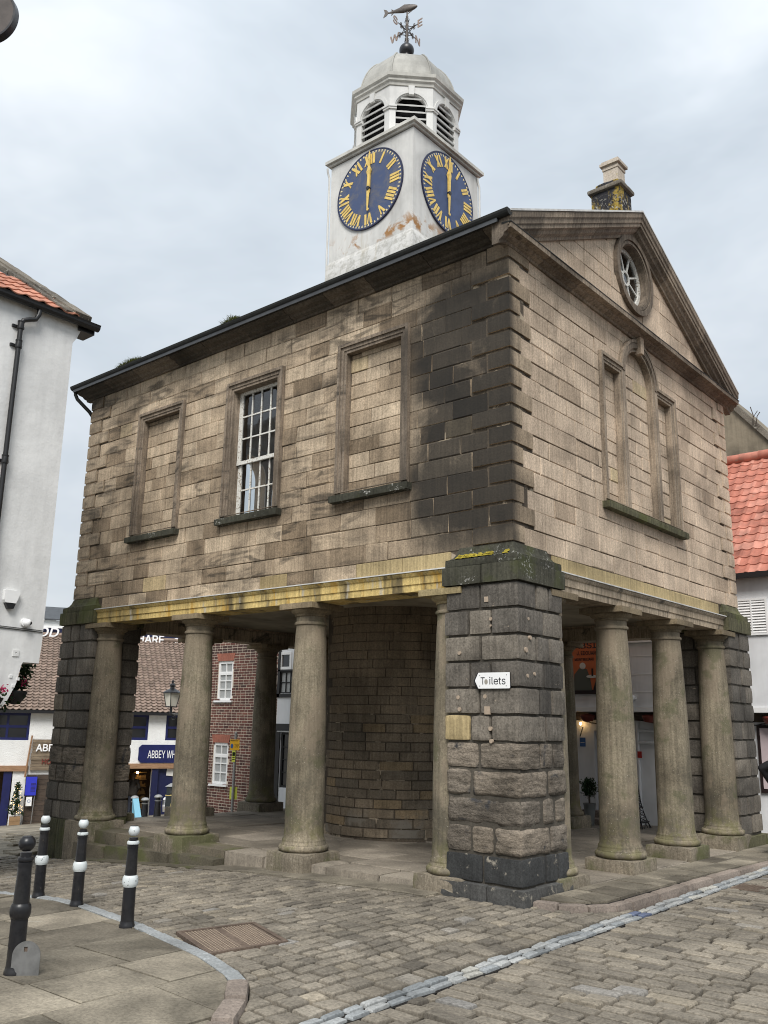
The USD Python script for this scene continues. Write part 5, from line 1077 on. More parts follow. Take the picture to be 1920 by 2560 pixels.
# ------------------------------------------------------------------ wharf restaurant
AWO = np.array([-29.44, 10.2, 0]); AU = np.array([.47, .883, 0]); AU /= np.linalg.norm(AU); AN = np.array([AU[1], -AU[0], 0]); af = Frame(AWO, AU, AN)
AW = thing('seafood_restaurant', 'white roughcast restaurant with navy windows and a long brown pantiled roof', 'building')
DOORS = [sbox(-3.2, -2.7, -.52, -.28), sbox(3.2, -2.7, 4.94, -.19), sbox(5.2, -2.7, 8.2, -.19)]
AWIN = [sbox(-1.75, .93, -.07, 2.0), sbox(2.9, .97, 4.66, 2.02), sbox(5.39, .97, 7.1, 2.02)]
put(AW, 'wall', extr(sbox(-6, -2.8, 10.5, 2.14).difference(unary_union(DOORS+AWIN)), af, -.3, 0), M['rough_white'])
put(AW, 'rear_wall', extr(sbox(-6, -2.8, 10.5, 6.3), af, -9., -8.8), M['rough_white'])
mb = Mb(); fbox(mb, af, -6, 10.5, -2.7, 2.1, -3.2, -3.0); put(AW, 'interior_wall', mb, M['shop_dim']); mb = Mb(); fbox(mb, af, -6, 10.5, -.15, -.05, -3., -.3); put(AW, 'interior_ceiling', mb, M['shop_dim'])
for g, c in zip(AWIN, (2, 2, 2)):
    u0, z0, u1, z1 = g.bounds; window(af, AW, u0, u1, z0, z1, -.04, M['navy'], c, 1, .10, .09, 'dark_glass', (z0+z1)/2)
sl_ = np.array([0, 0, 3.28])+(-AN)*4.8; swA = sl_/np.linalg.norm(sl_); nA = np.cross(AU, swA); nA = nA if nA[2] > 0 else -nA; ra = Frame(AWO+AN*.25+EZ*2.12-AU*6, AU, nA, swA)
mb = Mb(); LS = np.linalg.norm(sl_)+.3; mb.add(ra.pts([(0, 0, -.1), (16.5, 0, -.1), (16.5, LS, -.1), (0, LS, -.1), (0, 0, -.03), (16.5, 0, -.03), (16.5, LS, -.03), (0, LS, -.03)]), BOXF); ar = put(AW, 'roof', mb, M['brown_tile'])
pantiles(ar, 'roof_tile', ra, 72, 27, .229, .222, M['brown_tile'], joined=True, seed=9, lip=.05, amp=.045, over=.03)
put(AW, 'ridge_tile', tube([ra.pts([(0, LS, .05)])[0], ra.pts([(16.5, LS, .05)])[0]], .11, 8), M['brown_tile'])
put(AW, 'gutter', sweep_profile([(.22, 2.0), (.36, 2.0), (.36, 2.12), (.22, 2.12)], AWO-AU*6, AWO+AU*10.5, AN, EZ), M['gutter_black'])
RO = Frame(AWO-AN*4.75, AU, AN)
sb = thing('rooftop_sign', 'navy rooftop sign with white letters along the brown roof ridge', 'sign')
mb = Mb(); fbox(mb, RO, -6, 10.5, 5.50, 5.98, -.1, -.04); put(sb, 'backing_board', mb, M['navy_dark']); mb = Mb(); fbox(mb, RO, -6, 10.5, 5.93, 6.02, -.1, 0); fbox(mb, RO, -6, 10.5, 5.66, 5.69, -.04, -.01); put(sb, 'rail', mb, M['white_paint'])
tw = lambda s, h, sx: float(np.ptp(meshkit.text_mesh(s, h, .01, True).vertices[:, 0]))*sx
put(sb, 'lettering', text_on('FOOD', .40, RO, .74-tw('FOOD', .40, 1.15), 5.52, .05, .05, True, 1.15, .2), M['letter_white']); put(sb, 'lettering', text_on('ABBEY WHARF', .36, RO, 5.68-tw('ABBEY WHARF', .36, 1.0), 5.44, .05, .05, True, 1.0), M['letter_white'])
put(sb, 'diamond', extr(Point(6.3, 5.62).buffer(.12, 12), RO, .03, .06), M['letter_white'])
ns = thing('name_board', 'navy shop board lettered ABBEY WHARF above the oak beam', 'sign')
nb = Polygon([(4.32, .16), (4.44, .04), (8.0, .04), (8.1, .16), (8.1, .66), (8.0, .78), (4.44, .78), (4.32, .66)]); put(ns, 'board', extr(nb, af, .002, .06), M['navy'])
put(ns, 'lettering', text_on('ABBEY WHARF', .31, af, 4.70, .235, .06, .02, False, 1.17/tw('ABBEY WH', .31, 1.0)), M['letter_white'])
mb = Mb(); fbox(mb, af, 3.2, 8.3, -.19, .012, -.02, .10); put(AW, 'oak_beam', mb, M['oak']); mb = Mb(); fbox(mb, af, -6, .03, -.28, -.065, -.02, .10); put(AW, 'oak_beam', mb, M['oak'])
bs = thing('boarded_sign', 'rustic board sign lettered ABBEY on the restaurant wall', 'sign')
R = random.Random(3)
for k in range(9): mb = Mb(); fbox(mb, af, .10+R.uniform(-.02, .02), 2.4, -.24+k*.135, -.115+k*.135, .06, .10+R.uniform(0, .03)); put(bs, 'board', mb, M['brown_wood'])
put(bs, 'frame_post', tube([af.p([-.06], [-.5], .14)[0], af.p([.06], [1.12], .14)[0]], .04, 6), M['oak']); put(bs, 'lettering', text_on('ABBEY', .27, af, .24, .51, .14, .03, True, .95), M['letter_white']); put(bs, 'lettering', text_on('HOT FOOD', .2, af, .5, .0, .14, .02, True, .9), M['letter_red'])
mb = Mb()
for k in range(11): fbox(mb, af, .02, 2.4, -2.6+k*.2, -2.41+k*.2, .02, .05+.005*(k % 3))
put(AW, 'dark_boarding', mb, M['dark_wood']); mb = Mb(); fbox(mb, af, -.86, -.56, -2.6, -.30, -.12, .02); put(AW, 'navy_post', mb, M['navy']); mb = Mb(); fbox(mb, af, 4.94, 5.2, -2.6, -.2, -.2, .04); put(AW, 'door_post', mb, M['navy_dark']); mb = Mb(); fbox(mb, af, 5.2, 8.2, -2.7, -.19, -.2, -.1); put(AW, 'dark_shopfront', mb, M['navy_dark']); mb = Mb(); fbox(mb, af, 3.2, 3.62, -2.7, -.19, -.25, -.1); put(AW, 'shop_door', mb, M['dark_wood'])
mb = Mb()
for r_ in range(5):
    for q in range(9): mb.tone = R.random(); u = 4.45+q*.05; fbox(mb, af, u, u+.04, -1.9+r_*.3, -1.9+r_*.3+R.uniform(.08, .2), -1.5, -1.4)
for r_ in range(6): fbox(mb, af, 4.4, 4.92, -1.94+r_*.3, -1.91+r_*.3, -1.6, -1.38)
put(AW, 'shelf_goods', mb, M['shop_goods']); mb = Mb(); fbox(mb, af, 4.05, 4.35, -1., -.3, -2.9, -2.8); put(AW, 'tan_wall_panel', mb, M['shop_goods'])  # plain tan panel standing before the back wall of the shop
s_ = trimesh.creation.icosphere(1, .06); s_.apply_translation(af.p([4.5], [-.42], -1.2)[0]); put(AW, 'shop_lamp', s_, M['warm_lamp'])
hg = thing('hanging_notice', 'small cream notice hanging in the dark shopfront', 'sign'); put(hg, 'board', extr(affinity.rotate(sbox(5.56, -.5, 5.86, -.22), -6), af, -.08, -.06), M['poster_white']); put(hg, 'cord', tube([af.p([5.6], [-.19], -.07)[0], af.p([5.62], [-.25], -.07)[0]], .006, 4), M['sign_black'])
mn = thing('menu_board', 'bright blue menu poster on two thin poles outside the restaurant', 'sign'); mb = Mb(); fbox(mb, af, -.02, .43, -1.22, -.47, .20, .23); put(mn, 'frame', mb, M['sign_black']); mb = Mb(); fbox(mb, af, .0, .41, -1.2, -.49, .231, .236); put(mn, 'poster', mb, M['screen']); mb = Mb()
for k in range(7): fbox(mb, af, .2, .38, -1.05+k*.05, -1.03+k*.05, .237, .239)
put(mn, 'print', mb, M['frame_dark']); put(mn, 'pole', tube([af.p([-.03], [-2.55], .2)[0], af.p([.02], [-.45], .2)[0]], .015, 6), M['steel']); put(mn, 'pole', tube([af.p([.33], [-2.55], .2)[0], af.p([.4], [-.45], .2)[0]], .015, 6), M['steel'])
pn = thing('wall_notice', 'small white notice below the blue menu poster', 'sign'); mb = Mb(); fbox(mb, af, .07, .29, -1.61, -1.26, .21, .225); put(pn, 'sheet', mb, M['sign_white']); put(pn, 'symbol', extr(Point(.18, -1.42).buffer(.06).difference(Point(.18, -1.42).buffer(.045)), af, .226, .228), M['blue_sign'])
tr = thing('lit_tree', 'small potted tree strung with fairy lights by the restaurant door', 'tree'); foliage(tr, 'crown', [tuple(af.p([-.28+R.uniform(-.22, .22)*(1-k/14)], [-1.85+k*.085], .45)[0]) for k in range(14) for _ in range(3)], 700, .05, M['leaf'], 15, .05)
put(tr, 'trunk', tube([af.p([-.28], [-2.0], .45)[0], af.p([-.28], [-.8], .45)[0]], .025, 6), M['dark_wood']); mb = Mb()
for k in range(60): a = R.uniform(0, 6.28); hh = R.random(); rr = .30*(1-hh*.75); s_ = trimesh.creation.icosahedron(); s_.apply_scale(.011); s_.apply_translation(af.p([-.28+rr*math.cos(a)], [-1.9+1.15*hh], .45+rr*math.sin(a))[0]); mb.tm(s_)
put(tr, 'fairy_light', mb, M['fairy'], kind='stuff')
pb = thing('planter_box', 'square wooden planter box under the lit tree', 'planter'); mb = Mb()
for k in range(3): fbox(mb, af, -.48, -.08, -2.42+k*.15, -2.28+k*.15, .25, .65)
put(pb, 'boards', mb, M['crate']); mb = Mb(); fbox(mb, af, -.46, -.10, -2.0, -1.985, .27, .63); put(pb, 'soil', mb, M['dark'])
# buildings seen over the roof
BG = Frame(AWO-AN*12, AU, AN); wb = thing('white_terrace', 'white painted house front showing over the restaurant roof', 'house'); mb = Mb(); fbox(mb, BG, -7, 9, -2.5, 7.0, -6, 0); put(wb, 'wall', mb, M['rough_white']); mb = Mb(); mb.add(BG.pts([(-7, 7, .2), (9, 7, .2), (9, 8.0, -3), (-7, 8.0, -3), (-7, 7.06, .2), (9, 7.06, .2), (9, 8.06, -3), (-7, 8.06, -3)]), BOXF); put(wb, 'roof', mb, M['slate'])
cs = thing('chimney_stack', 'grey stone chimney stack with pots on the distant skyline', 'chimney'); mb = Mb(); fbox(mb, BG, .33, .95, 5, 7.55, -3.9, -3.2); fbox(mb, BG, .28, 1.0, 7.5, 7.62, -3.95, -3.15); put(cs, 'stack', mb, M['grey_render'])
for k in range(3): put(cs, 'pot', lathe([(.07, 7.6), (.06, 7.86), (.08, 7.9), (.05, 7.9)], 10, tuple(BG.p([.45+k*.19], [0], -3.5)[0])), M['pot'], .2, smooth=40)
# ------------------------------------------------------------------ brick house and timbered house behind the hall
BH = thing('brick_house', 'red brick house with white casement windows seen between the columns', 'house'); bf = Frame((0, 8.05, 0), EX, -EY)
BW = [(-15.23, -14.57, 2.42, 3.55), (-15.25, -14.59, .09, 1.235)]
wallp = sbox(-16.15, -2.0, -12.66, 6.5); op = unary_union([sbox(*[w[i] for i in (0, 2, 1, 3)]) for w in BW]); core = put(BH, 'wall', extr(wallp.difference(op), bf, -.3, -.012), M['brick_joint'])
R = random.Random(31); items = []; z = -1.4; k = 0
while z < 4.4:
    x = -16.1-(.11 if k % 2 else 0.)
    while x < -12.67:
        l = .205 if R.random() < .8 else .095; b = sbox(x, z, min(x+l, -12.665), z+.057); x += l+.020
        r_ = b.difference(op.buffer(.004, join_style=2))
        if r_.is_empty or r_.geom_type != 'Polygon' or r_.area < .003: continue
        items.append(r_.bounds)
    z += .0762; k += 1
vis = [b for b in items if b[0] > -15.6 and b[0] < -13.55 and b[1] > -.6]; vs = set(vis[::max(1, len(vis)//300+1)][:300]); rest = Mb()
for b in items:
    t = min(1, max(0, R.gauss(.45, .22)));
    if 3.75 < b[1] < 3.95: t = .0
    mb = Mb() if b in vs else rest; mb.tone = t; fbox(mb, bf, b[0], b[2], b[1], b[3], -.012, -.006+R.uniform(-.001, .003))
    if b in vs: put(core, 'brick', mb, M['brick'], t)
put(core, 'brick', rest, M['brick'], kind='stuff')
for u0, u1, z0, z1 in BW:
    w = window(bf, BH, u0, u1, z0, z1, -.03, M['white_paint'], 2, 4, .075, .03, 'net', z0+(z1-z0)*.68); mb = Mb(); fbox(mb, bf, u0-.06, u1+.06, z0-.05, z0+.0, -.05, .06); put(w, 'sill', mb, M['white_paint'])
    for q in range(9): a = (q-4)*.055; put(w, 'arch_brick', extr(Polygon([((u0+u1)/2+(q-4.5)*.078, z1+.004), ((u0+u1)/2+(q-3.55)*.078, z1+.004), ((u0+u1)/2+(q-3.55)*.092, z1+.225), ((u0+u1)/2+(q-4.5)*.092, z1+.225)]), bf, -.0, .006), M['arch_brick'], R.random())
mb = Mb(); mb.add([(-16.2, 7.9, 6.45), (-12.6, 7.9, 6.45), (-12.6, 12, 9), (-16.2, 12, 9), (-16.2, 7.9, 6.5), (-12.6, 7.9, 6.5), (-12.6, 12, 9.05), (-16.2, 12, 9.05)], BOXF); put(BH, 'roof', mb, M['old_tile'])
TB = thing('timbered_house', 'white house with black timber framing and leaded windows beside the brick house', 'house'); tf_ = Frame((0, 8.06, 0), EX, -EY)
put(TB, 'wall', extr(sbox(-12.655, -1.2, -8.6, 6.0).difference(unary_union([sbox(-12.45, .15, -11.3, 1.58), sbox(-12.58, 2.60, -11.6, 3.20), sbox(-12.60, 3.25, -12.15, 3.72)])), tf_, -.3, 0), M['white2'])
window(tf_, TB, -12.45, -11.3, .15, 1.58, -.02, M['timber'], 4, 4, .06, .025, 'dark_glass'); window(tf_, TB, -12.58, -11.6, 2.60, 3.20, .0, M['timber'], 5, 2, .04, .025, 'net'); window(tf_, TB, -12.60, -12.15, 3.25, 3.72, .02, M['white_paint'], 1, 1, .07, .02, 'dark_glass')
for (u0, u1, z0, z1) in ((-12.655, -12.56, 2.5, 6.), (-12.655, -12.47, -1.2, 1.63), (-12.655, -8.6, 1.62, 1.80), (-12.655, -8.6, 2.50, 2.59), (-12.655, -8.6, 3.2, 3.245), (-11.55, -11.45, 2.6, 6), (-11.25, -11.1, -.8, 1.62)): mb = Mb(); fbox(mb, tf_, u0, u1, z0, z1, -.02, .035); put(TB, 'timber', mb, M['timber'])
mb = Mb(); fbox(mb, tf_, -12.45, -11.3, 1.585, 1.615, 0, .16); put(TB, 'window_hood', mb, M['grey_render'])
mb = Mb(); fbox(mb, tf_, -12.7, -8.6, 6., 6.1, -4, .3); put(TB, 'roof', mb, M['old_tile'])
# parking sign, lamp, bollards, bin, board, car in the market place
sp = thing('parking_sign', 'grey sign pole with a yellow parking plate in front of the brick house', 'sign'); px_, py_ = -13.55, 7.42; z_ = float(gz(px_)); pf = Frame((px_, py_, 0), np.array([.79, .61, 0]), np.array([.61, -.79, 0]))
put(sp, 'pole', tube([(px_, py_, z_-.1), (px_+.0, py_, 1.52)], .038, 12), M['steel'], smooth=True); put(sp, 'pole_cap', lathe([(.04, 1.5), (.042, 1.55), (0, 1.57)], 10, (px_, py_, 0)), M['steel'])
mb = Mb(); fbox(mb, pf, -.14, .12, 1.08, 1.36, .04, .05); put(sp, 'plate', mb, M['yellow_sign']); put(sp, 'roundel', extr(affinity.scale(Point(-.085, 1.19).buffer(.05), .75, 1.2), pf, .05, .054), M['blue_sign'])
put(sp, 'lettering', text_on('Pedestrian Zone', .026, pf, -.13, 1.32, .05, .003, True, .75), M['sign_black']); put(sp, 'lettering', text_on('No Loading', .024, pf, -.01, 1.21, .05, .003, True, .6), M['sign_black']); put(sp, 'lettering', text_on('At any time', .022, pf, -.01, 1.16, .05, .003, True, .6), M['sign_black'])
mb = Mb(); fbox(mb, pf, -.07, .02, .77, 1.07, .04, .048); put(sp, 'plate', mb, M['lime_sign']); mb = Mb(); fbox(mb, pf, -.06, .01, .93, 1.03, .049, .051); fbox(mb, pf, -.06, .01, .88, .90, .049, .051); fbox(mb, pf, -.06, .01, .83, .85, .049, .051); put(sp, 'print', mb, M['leaf'])
mb = Mb(); fbox(mb, pf, -.1, .1, -.2, .12, -.06, -.05); put(sp, 'plate', mb, M['lime_sign'])
def lp(px, py): return px, py, float(gz(px))
sl2 = thing('street_lamp', 'black Victorian lantern on a scrolled bracket before the brown roof', 'street lamp'); lx, ly = -18.98, 9.255
put(sl2, 'lantern_glass', np.array([0]) if False else (lambda v: (v, np.array([[0, 1, 5, 4], [1, 2, 6, 5], [2, 3, 7, 6], [3, 0, 4, 7]])))(np.array([(lx+s*a, ly+t*a, z) for z, a in ((2.28, .115), (2.70, .185)) for s, t in ((-1, -1), (1, -1), (1, 1), (-1, 1))])), M['lamp_glass'])
mb = Mb()
for s, t in ((-1, -1), (1, -1), (1, 1), (-1, 1)): mb.add(*tube([(lx+s*.12, ly+t*.12, 2.27), (lx+s*.19, ly+t*.19, 2.71)], .014, 5))
box(mb, lx-.13, lx+.13, ly-.13, ly+.13, 2.24, 2.275); put(sl2, 'frame', mb, M['black_iron']); put(sl2, 'canopy', lathe([(.30, 2.70), (.29, 2.73), (.18, 2.80), (.08, 2.84), (.07, 2.90), (.10, 2.95), (.06, 3.0), (.03, 3.03), (.05, 3.07), (.02, 3.12), (0, 3.18)], 8, (lx, ly, 0)), M['black_iron'], smooth=30)
put(sl2, 'stem', tube([(lx, ly, 2.02), (lx, ly, 2.25)], [.05, .035], 8), M['black_iron']); arm = [(lx, ly, 2.03), (lx+.25*.76, ly+.25*.65, 2.02), (lx+.6*.76, ly+.6*.65, 2.0)]; put(sl2, 'bracket', tube(arm, .022, 6), M['black_iron']); put(sl2, 'scroll', scroll(np.array([lx+.1*.76, ly+.1*.65, 2.0]), np.array([.76, .65, 0]), -EZ, .09, 1.4, .014), M['black_iron']); put(sl2, 'scroll', scroll(np.array([lx+.42*.76, ly+.42*.65, 2.0]), np.array([.76, .65, 0]), -EZ, .12, 1.4, .014), M['black_iron']); put(sl2, 'post', tube([(lx+.6*.76, ly+.6*.65, float(gz(lx))-.1), (lx+.6*.76, ly+.6*.65, 2.1)], [.07, .04], 10), M['black_iron'])
for (bx, by, tz, s) in ((-23.6, 11.35, -.91, 'left'), (-23.3, 11.60, -.97, 'mid'), (-22.95, 11.92, -.86, 'right')):
    gzz = float(gz(bx)); hh = tz-gzz; lab = {'left': 'distant dark bollard beside the pale blue board', 'mid': 'distant dark bollard between the blue board and the white car', 'right': 'distant dark bollard in front of the white car'}[s]
    t = thing('square_bollard', lab, 'bollard', loc=(bx, by, gzz)); put(t, 'post', lathe([(.0, 0), (.14, 0), (.13, .1), (.11, hh*.55), (.105, hh-.24), (.12, hh-.23), (.12, hh-.2), (.10, hh-.19), (.10, hh-.11), (.0, hh-.1)], 16), M['black_iron'], smooth=40); put(t, 'cap', lathe([(.09, hh-.12), (.15, hh-.10), (.15, hh-.075), (.10, hh-.02), (0, hh)], 16), M['steel'], smooth=40); put(t, 'ring', lathe([(.10, hh-.235), (.126, hh-.23), (.126, hh-.21), (.10, hh-.205)], 16), M['steel'])
bn = thing('litter_bin', 'dark litter bin with gold bands behind the second column', 'litter bin'); q = np.array([-22.05, 11.95]); zb = float(gz(q[0])); bfr = Frame((q[0], q[1], zb), np.array([.85, .53, 0]), np.array([.53, -.85, 0])); top = -.50-zb
mb = Mb(); fbox(mb, bfr, -.33, .37, 0.02, top-.36, -.6, 0); put(bn, 'body', mb, M['bin']); mb = Mb(); fbox(mb, bfr, -.31, -.2, top-.34, top-.04, -.58, -.01); fbox(mb, bfr, .24, .35, top-.34, top-.04, -.58, -.01); fbox(mb, bfr, -.2, .24, top-.10, top-.04, -.58, -.01); put(bn, 'hood', mb, M['bin']); mb = Mb(); mb.add(bfr.pts([(-.36, top-.04, .03), (.40, top-.04, .03), (.40, top-.04, -.62), (-.36, top-.04, -.62), (-.2, top+.07, -.1), (.24, top+.07, -.1), (.24, top+.07, -.5), (-.2, top+.07, -.5)]), BOXF[:, ::-1]); put(bn, 'lid', mb, M['steel'])
for z in (top-.36, .2): mb = Mb(); fbox(mb, bfr, -.345, .385, z, z+.025, -.61, .01); put(bn, 'gold_band', mb, M['bin_gold'])
mb = Mb(); fbox(mb, bfr, -.1, .22, top-.29, top-.13, -.02, 0.0); put(bn, 'notice', mb, M['poster_white']); put(bn, 'lettering', text_on('LITTER', .085, bfr, -.14, top-.72, 0, .006, True, .8), M['bin_gold'])
ab2 = thing('folding_board', 'pale blue folding pavement board leaning by the far bollards', 'sign'); of = Frame((-22.75, 10.85, float(gz(-22.7))), np.array([.3, .95, 0])/np.linalg.norm([.3, .95]), np.array([.95, -.3, 0])/np.linalg.norm([.95, .3])); vv = of.pts([(-.06, 0, .2), (.16, 0, .2), (.06, .68, 0), (-.15, .68, 0), (-.06, 0, .17), (.16, 0, .17), (.06, .68, -.03), (-.15, .68, -.03)]); put(ab2, 'front_panel', (vv, BOXF), M['aboard']); put(ab2, 'rear_panel', (of.pts([(-.06, 0, -.22), (.16, 0, -.22), (.06, .68, -.03), (-.15, .68, -.03), (-.06, 0, -.25), (.16, 0, -.25), (.06, .68, -.06), (-.15, .68, -.06)]), BOXF), M['aboard'])
cr = thing('parked_car', 'white car parked in front of the restaurant, nose towards the hall', 'car'); ca = np.array([.62, -.785, 0]); co = np.array([-23.6, 14.3, float(gz(-24))]); cs_ = np.array([-ca[1], ca[0], 0]); cfr = Frame(co, ca, cs_)
body = Polygon([(-2., .25), (2.0, .25), (2.08, .45), (2.02, .72), (1.2, .86), (-1.8, .95), (-2.05, .8), (-2.1, .45)]); cabin = Polygon([(1.15, .85), (.45, 1.42), (-.9, 1.5), (-1.75, .94)])
put(cr, 'body', extr(body, cfr, -.85, .85), M['car_white']); put(cr, 'cabin', extr(cabin, cfr, -.68, .68), M['car_white']); put(cr, 'windscreen', (cfr.pts([(1.12, .88, -.62), (1.12, .88, .62), (.48, 1.41, .56), (.48, 1.41, -.56)])+ca*.012+EZ*.012, np.array([[0, 1, 2, 3]])), M['dark_glass'])
for s in (-1, 1):
    put(cr, 'side_window', extr(Polygon([(1.0, .90), (.42, 1.36), (-.85, 1.42), (-1.4, .98)]), cfr, s*.68-.01, s*.68+.01), M['dark_glass']); put(cr, 'headlight', extr(Polygon([(1.9, .52), (2.075, .52), (2.04, .68), (1.8, .70)]), cfr, s*.70-.16, s*.70+.16), M['metal_chrome']); mb = Mb(); fbox(mb, cfr, .85, 1.0, .92, 1.04, s*.85-.08, s*.85+.08); put(cr, 'mirror', mb, M['car_white'])
    for u in (1.3, -1.3): w = put(cr, 'wheel', extr(Point(u, .31).buffer(.31, 20), cfr, s*.78-.1, s*.78+.1), M['sign_black']); put(w, 'rim', extr(Point(u, .31).buffer(.19, 16), cfr, s*.78-.105, s*.78+.105), M['steel'])
mb = Mb(); fbox(mb, cfr, 2.0, 2.09, .33, .5, -.5, .5); put(cr, 'grille', mb, M['sign_black']); mb = Mb(); fbox(mb, cfr, 2.03, 2.1, .36, .46, -.26, .26); put(cr, 'number_plate', mb, M['sign_white'])
sblk = thing('stone_block', 'low rough stone block behind the second column base', 'stone'); v, f = grid_box((-13.85, 5.45, float(gz(-13.9))-.1), (-13.0, 6.0, -.36), 8, .06, .03, 66, 3.); put(sblk, 'block', weld(v, f), M['plinth'], .5, smooth=40)
# ------------------------------------------------------------------ bistro house behind the right-hand columns
RH = thing('bistro_house', 'white house with red pantiles, a dark red door and a jettied front', 'house'); hf_ = Frame((0, 9.7, 0), EX, -EY); hg_ = Frame((0, 10.05, 0), EX, -EY)
put(RH, 'upper_wall', extr(sbox(-8.5, 2.30, 6, 5.06), hf_, -.5, 0), M['white2']); mb = Mb(); fbox(mb, hf_, -8.5, 6, 2.20, 2.298, -.5, .05); put(RH, 'jetty_board', mb, M['white_paint'])
put(RH, 'lower_wall', extr(sbox(-8.5, -.5, 6, 2.2).difference(sbox(-4.20, .0, -3.35, 1.78)), hg_, -.4, 0), M['white2'])
for z in (2.62, 3.0, 3.40, 3.78, 4.2): mb = Mb(); fbox(mb, hf_, -3.6, -1.0, z, z+.012, -.02, .008); put(RH, 'board_joint', mb, M['white_paint'])
mb = Mb(); fbox(mb, hf_, -3.3, -2.2, 3.70, 3.80, 0, .08); put(RH, 'window_sill', mb, M['white_paint'])
dr = Frame((0, 10.25, 0), EX, -EY); mb = Mb(); fbox(mb, dr, -4.2, -3.35, .05, 1.78, -.05, 0); door = put(RH, 'door', mb, M['red_door'])
for a, b, z0, z1 in ((-4.08, -3.85, 1.1, 1.6), (-3.72, -3.47, 1.1, 1.6), (-4.08, -3.85, .3, .95), (-3.72, -3.47, .3, .95)): mb = Mb(); fbox(mb, dr, a, b, z0, z1, 0, .02); put(door, 'door_panel', mb, M['red_door'])
for k in range(2): mb = Mb(); fbox(mb, hg_, -4.5, -3.2, -.4, .05-.14*k, -.3, .25+.3*k); put(RH, 'door_step', mb, M['kerb'], .4)
lt = put(RH, 'lantern_lamp', trimesh.creation.icosphere(1, .035).apply_translation([-4.47, 9.93, 1.93]), M['warm_lamp'])
for x in (-4.25, -2.75, -.2, .6): v, f = lathe([(.0, -.14), (.12, -.12), (.17, -.02), (.17, .02), (.0, .05)], 14, (x, 9.86, 2.11)); put(RH, 'red_lamp_shade', (v, f), M['letter_red'], smooth=True)
put(RH, 'wall_wire', tube([(x, 9.93, 1.98+.05*math.cos(x*4)) for x in np.linspace(-5, 2, 60)], .012, 5), M['sign_black'], smooth=True)
mb = Mb(); fbox(mb, hg_, -8.5, 6, 2.02, 2.19, 0, .03); put(RH, 'dark_beam', mb, M['dark_wood'])  # dark wood strip along the top of the lower wall, below the jetty
put(RH, 'waste_pipe', tube([(-3.02, 9.7, 2.50), (-3.02, 9.60, 2.50), (-3.05, 9.55, 2.47), (-3.10, 9.53, 2.40), (-3.10, 9.53, 2.3)], .055, 10), M['white_paint'], smooth=True)
for pts in ([(-2.66, 10.0, 2.0), (-2.66, 10.0, 1.58), (-2.70, 10.0, 1.55), (-3.1, 10.0, 1.55)], [(-3.12, 10., 2.), (-3.12, 10., -.2)], [(-3.1, 10.0, 1.80), (-2.2, 10.0, 1.80)]): put(RH, 'wall_pipe', tube(pts, .035, 8), M['white2'], smooth=True)
put(RH, 'sign_bracket', tube([(-4.5, 9.95, 1.65), (-4.32, 9.75, 1.85)], .012, 5), M['black_iron'])
bp = thing('blue_plaque', 'small blue plaque on the wall left of the red door', 'sign'); mb = Mb(); fbox(mb, hg_, -4.56, -4.42, 1.42, 1.62, 0, .015); put(bp, 'plaque', mb, M['blue_sign']); mb = Mb(); fbox(mb, hg_, -4.54, -4.44, 1.5, 1.515, .015, .017); put(bp, 'lettering', mb, M['poster_white'])
rs_ = thing('red_sticker', 'small red sign on the white wall pipe', 'sign'); mb = Mb(); fbox(mb, hg_, -3.13, -3.03, 1.22, 1.36, .075, .085); put(rs_, 'plate', mb, M['petal_red'])
# poster: plain stand-in picture with the lettering that shows
ps = thing('framed_poster', 'orange framed advertising poster with black lettering on the white upper wall', 'poster'); mb = Mb(); fbox(mb, hf_, -4.55, -3.1, 2.59, 4.2, 0, .04); put(ps, 'frame', mb, M['frame_dark']); mb = Mb(); fbox(mb, hf_, -4.47, -3.18, 2.68, 4.12, .04, .048); put(ps, 'sheet', mb, M['orange'])
for s, h, u, z, sx in (('ABSINTHE', .13, -4.44, 3.62, 1.35), ('J. EDOUARD PERNOT', .085, -4.36, 3.47, .78), ('MONTBELIARD', .06, -4.42, 3.34, .82)): put(ps, 'lettering', text_on(s, h, hf_, u, z, .048, .004, True, sx), M['sign_black'])
put(ps, 'picture_shape', extr(Polygon([(-4.44, 2.69), (-4.42, 3.02), (-4.3, 3.15), (-4.13, 3.13), (-4.06, 2.95), (-4.02, 2.69)]).buffer(.02), hf_, .048, .051), M['poster_grey']); put(ps, 'picture_shape', extr(Point(-4.22, 3.22).buffer(.075), hf_, .048, .051), M['poster_white'])
put(ps, 'picture_shape', extr(Polygon([(-3.95, 2.69), (-3.86, 2.95), (-3.74, 3.1), (-3.5, 3.12), (-3.3, 2.69)]).buffer(.02), hf_, .0495, .0525), M['sign_black']); put(ps, 'picture_shape', extr(affinity.scale(Point(-3.68, 3.22).buffer(.09), 1.3, .8), hf_, .048, .051), M['poster_red'])
put(ps, 'picture_shape', extr(affinity.scale(Point(-4.0, 2.98).buffer(.12), 1.1, .3), hf_, .0535, .0555), M['poster_white']); put(ps, 'picture_shape', extr(sbox(-4.0, 2.99, -3.955, 3.16), hf_, .0565, .0585), M['frame_dark'])
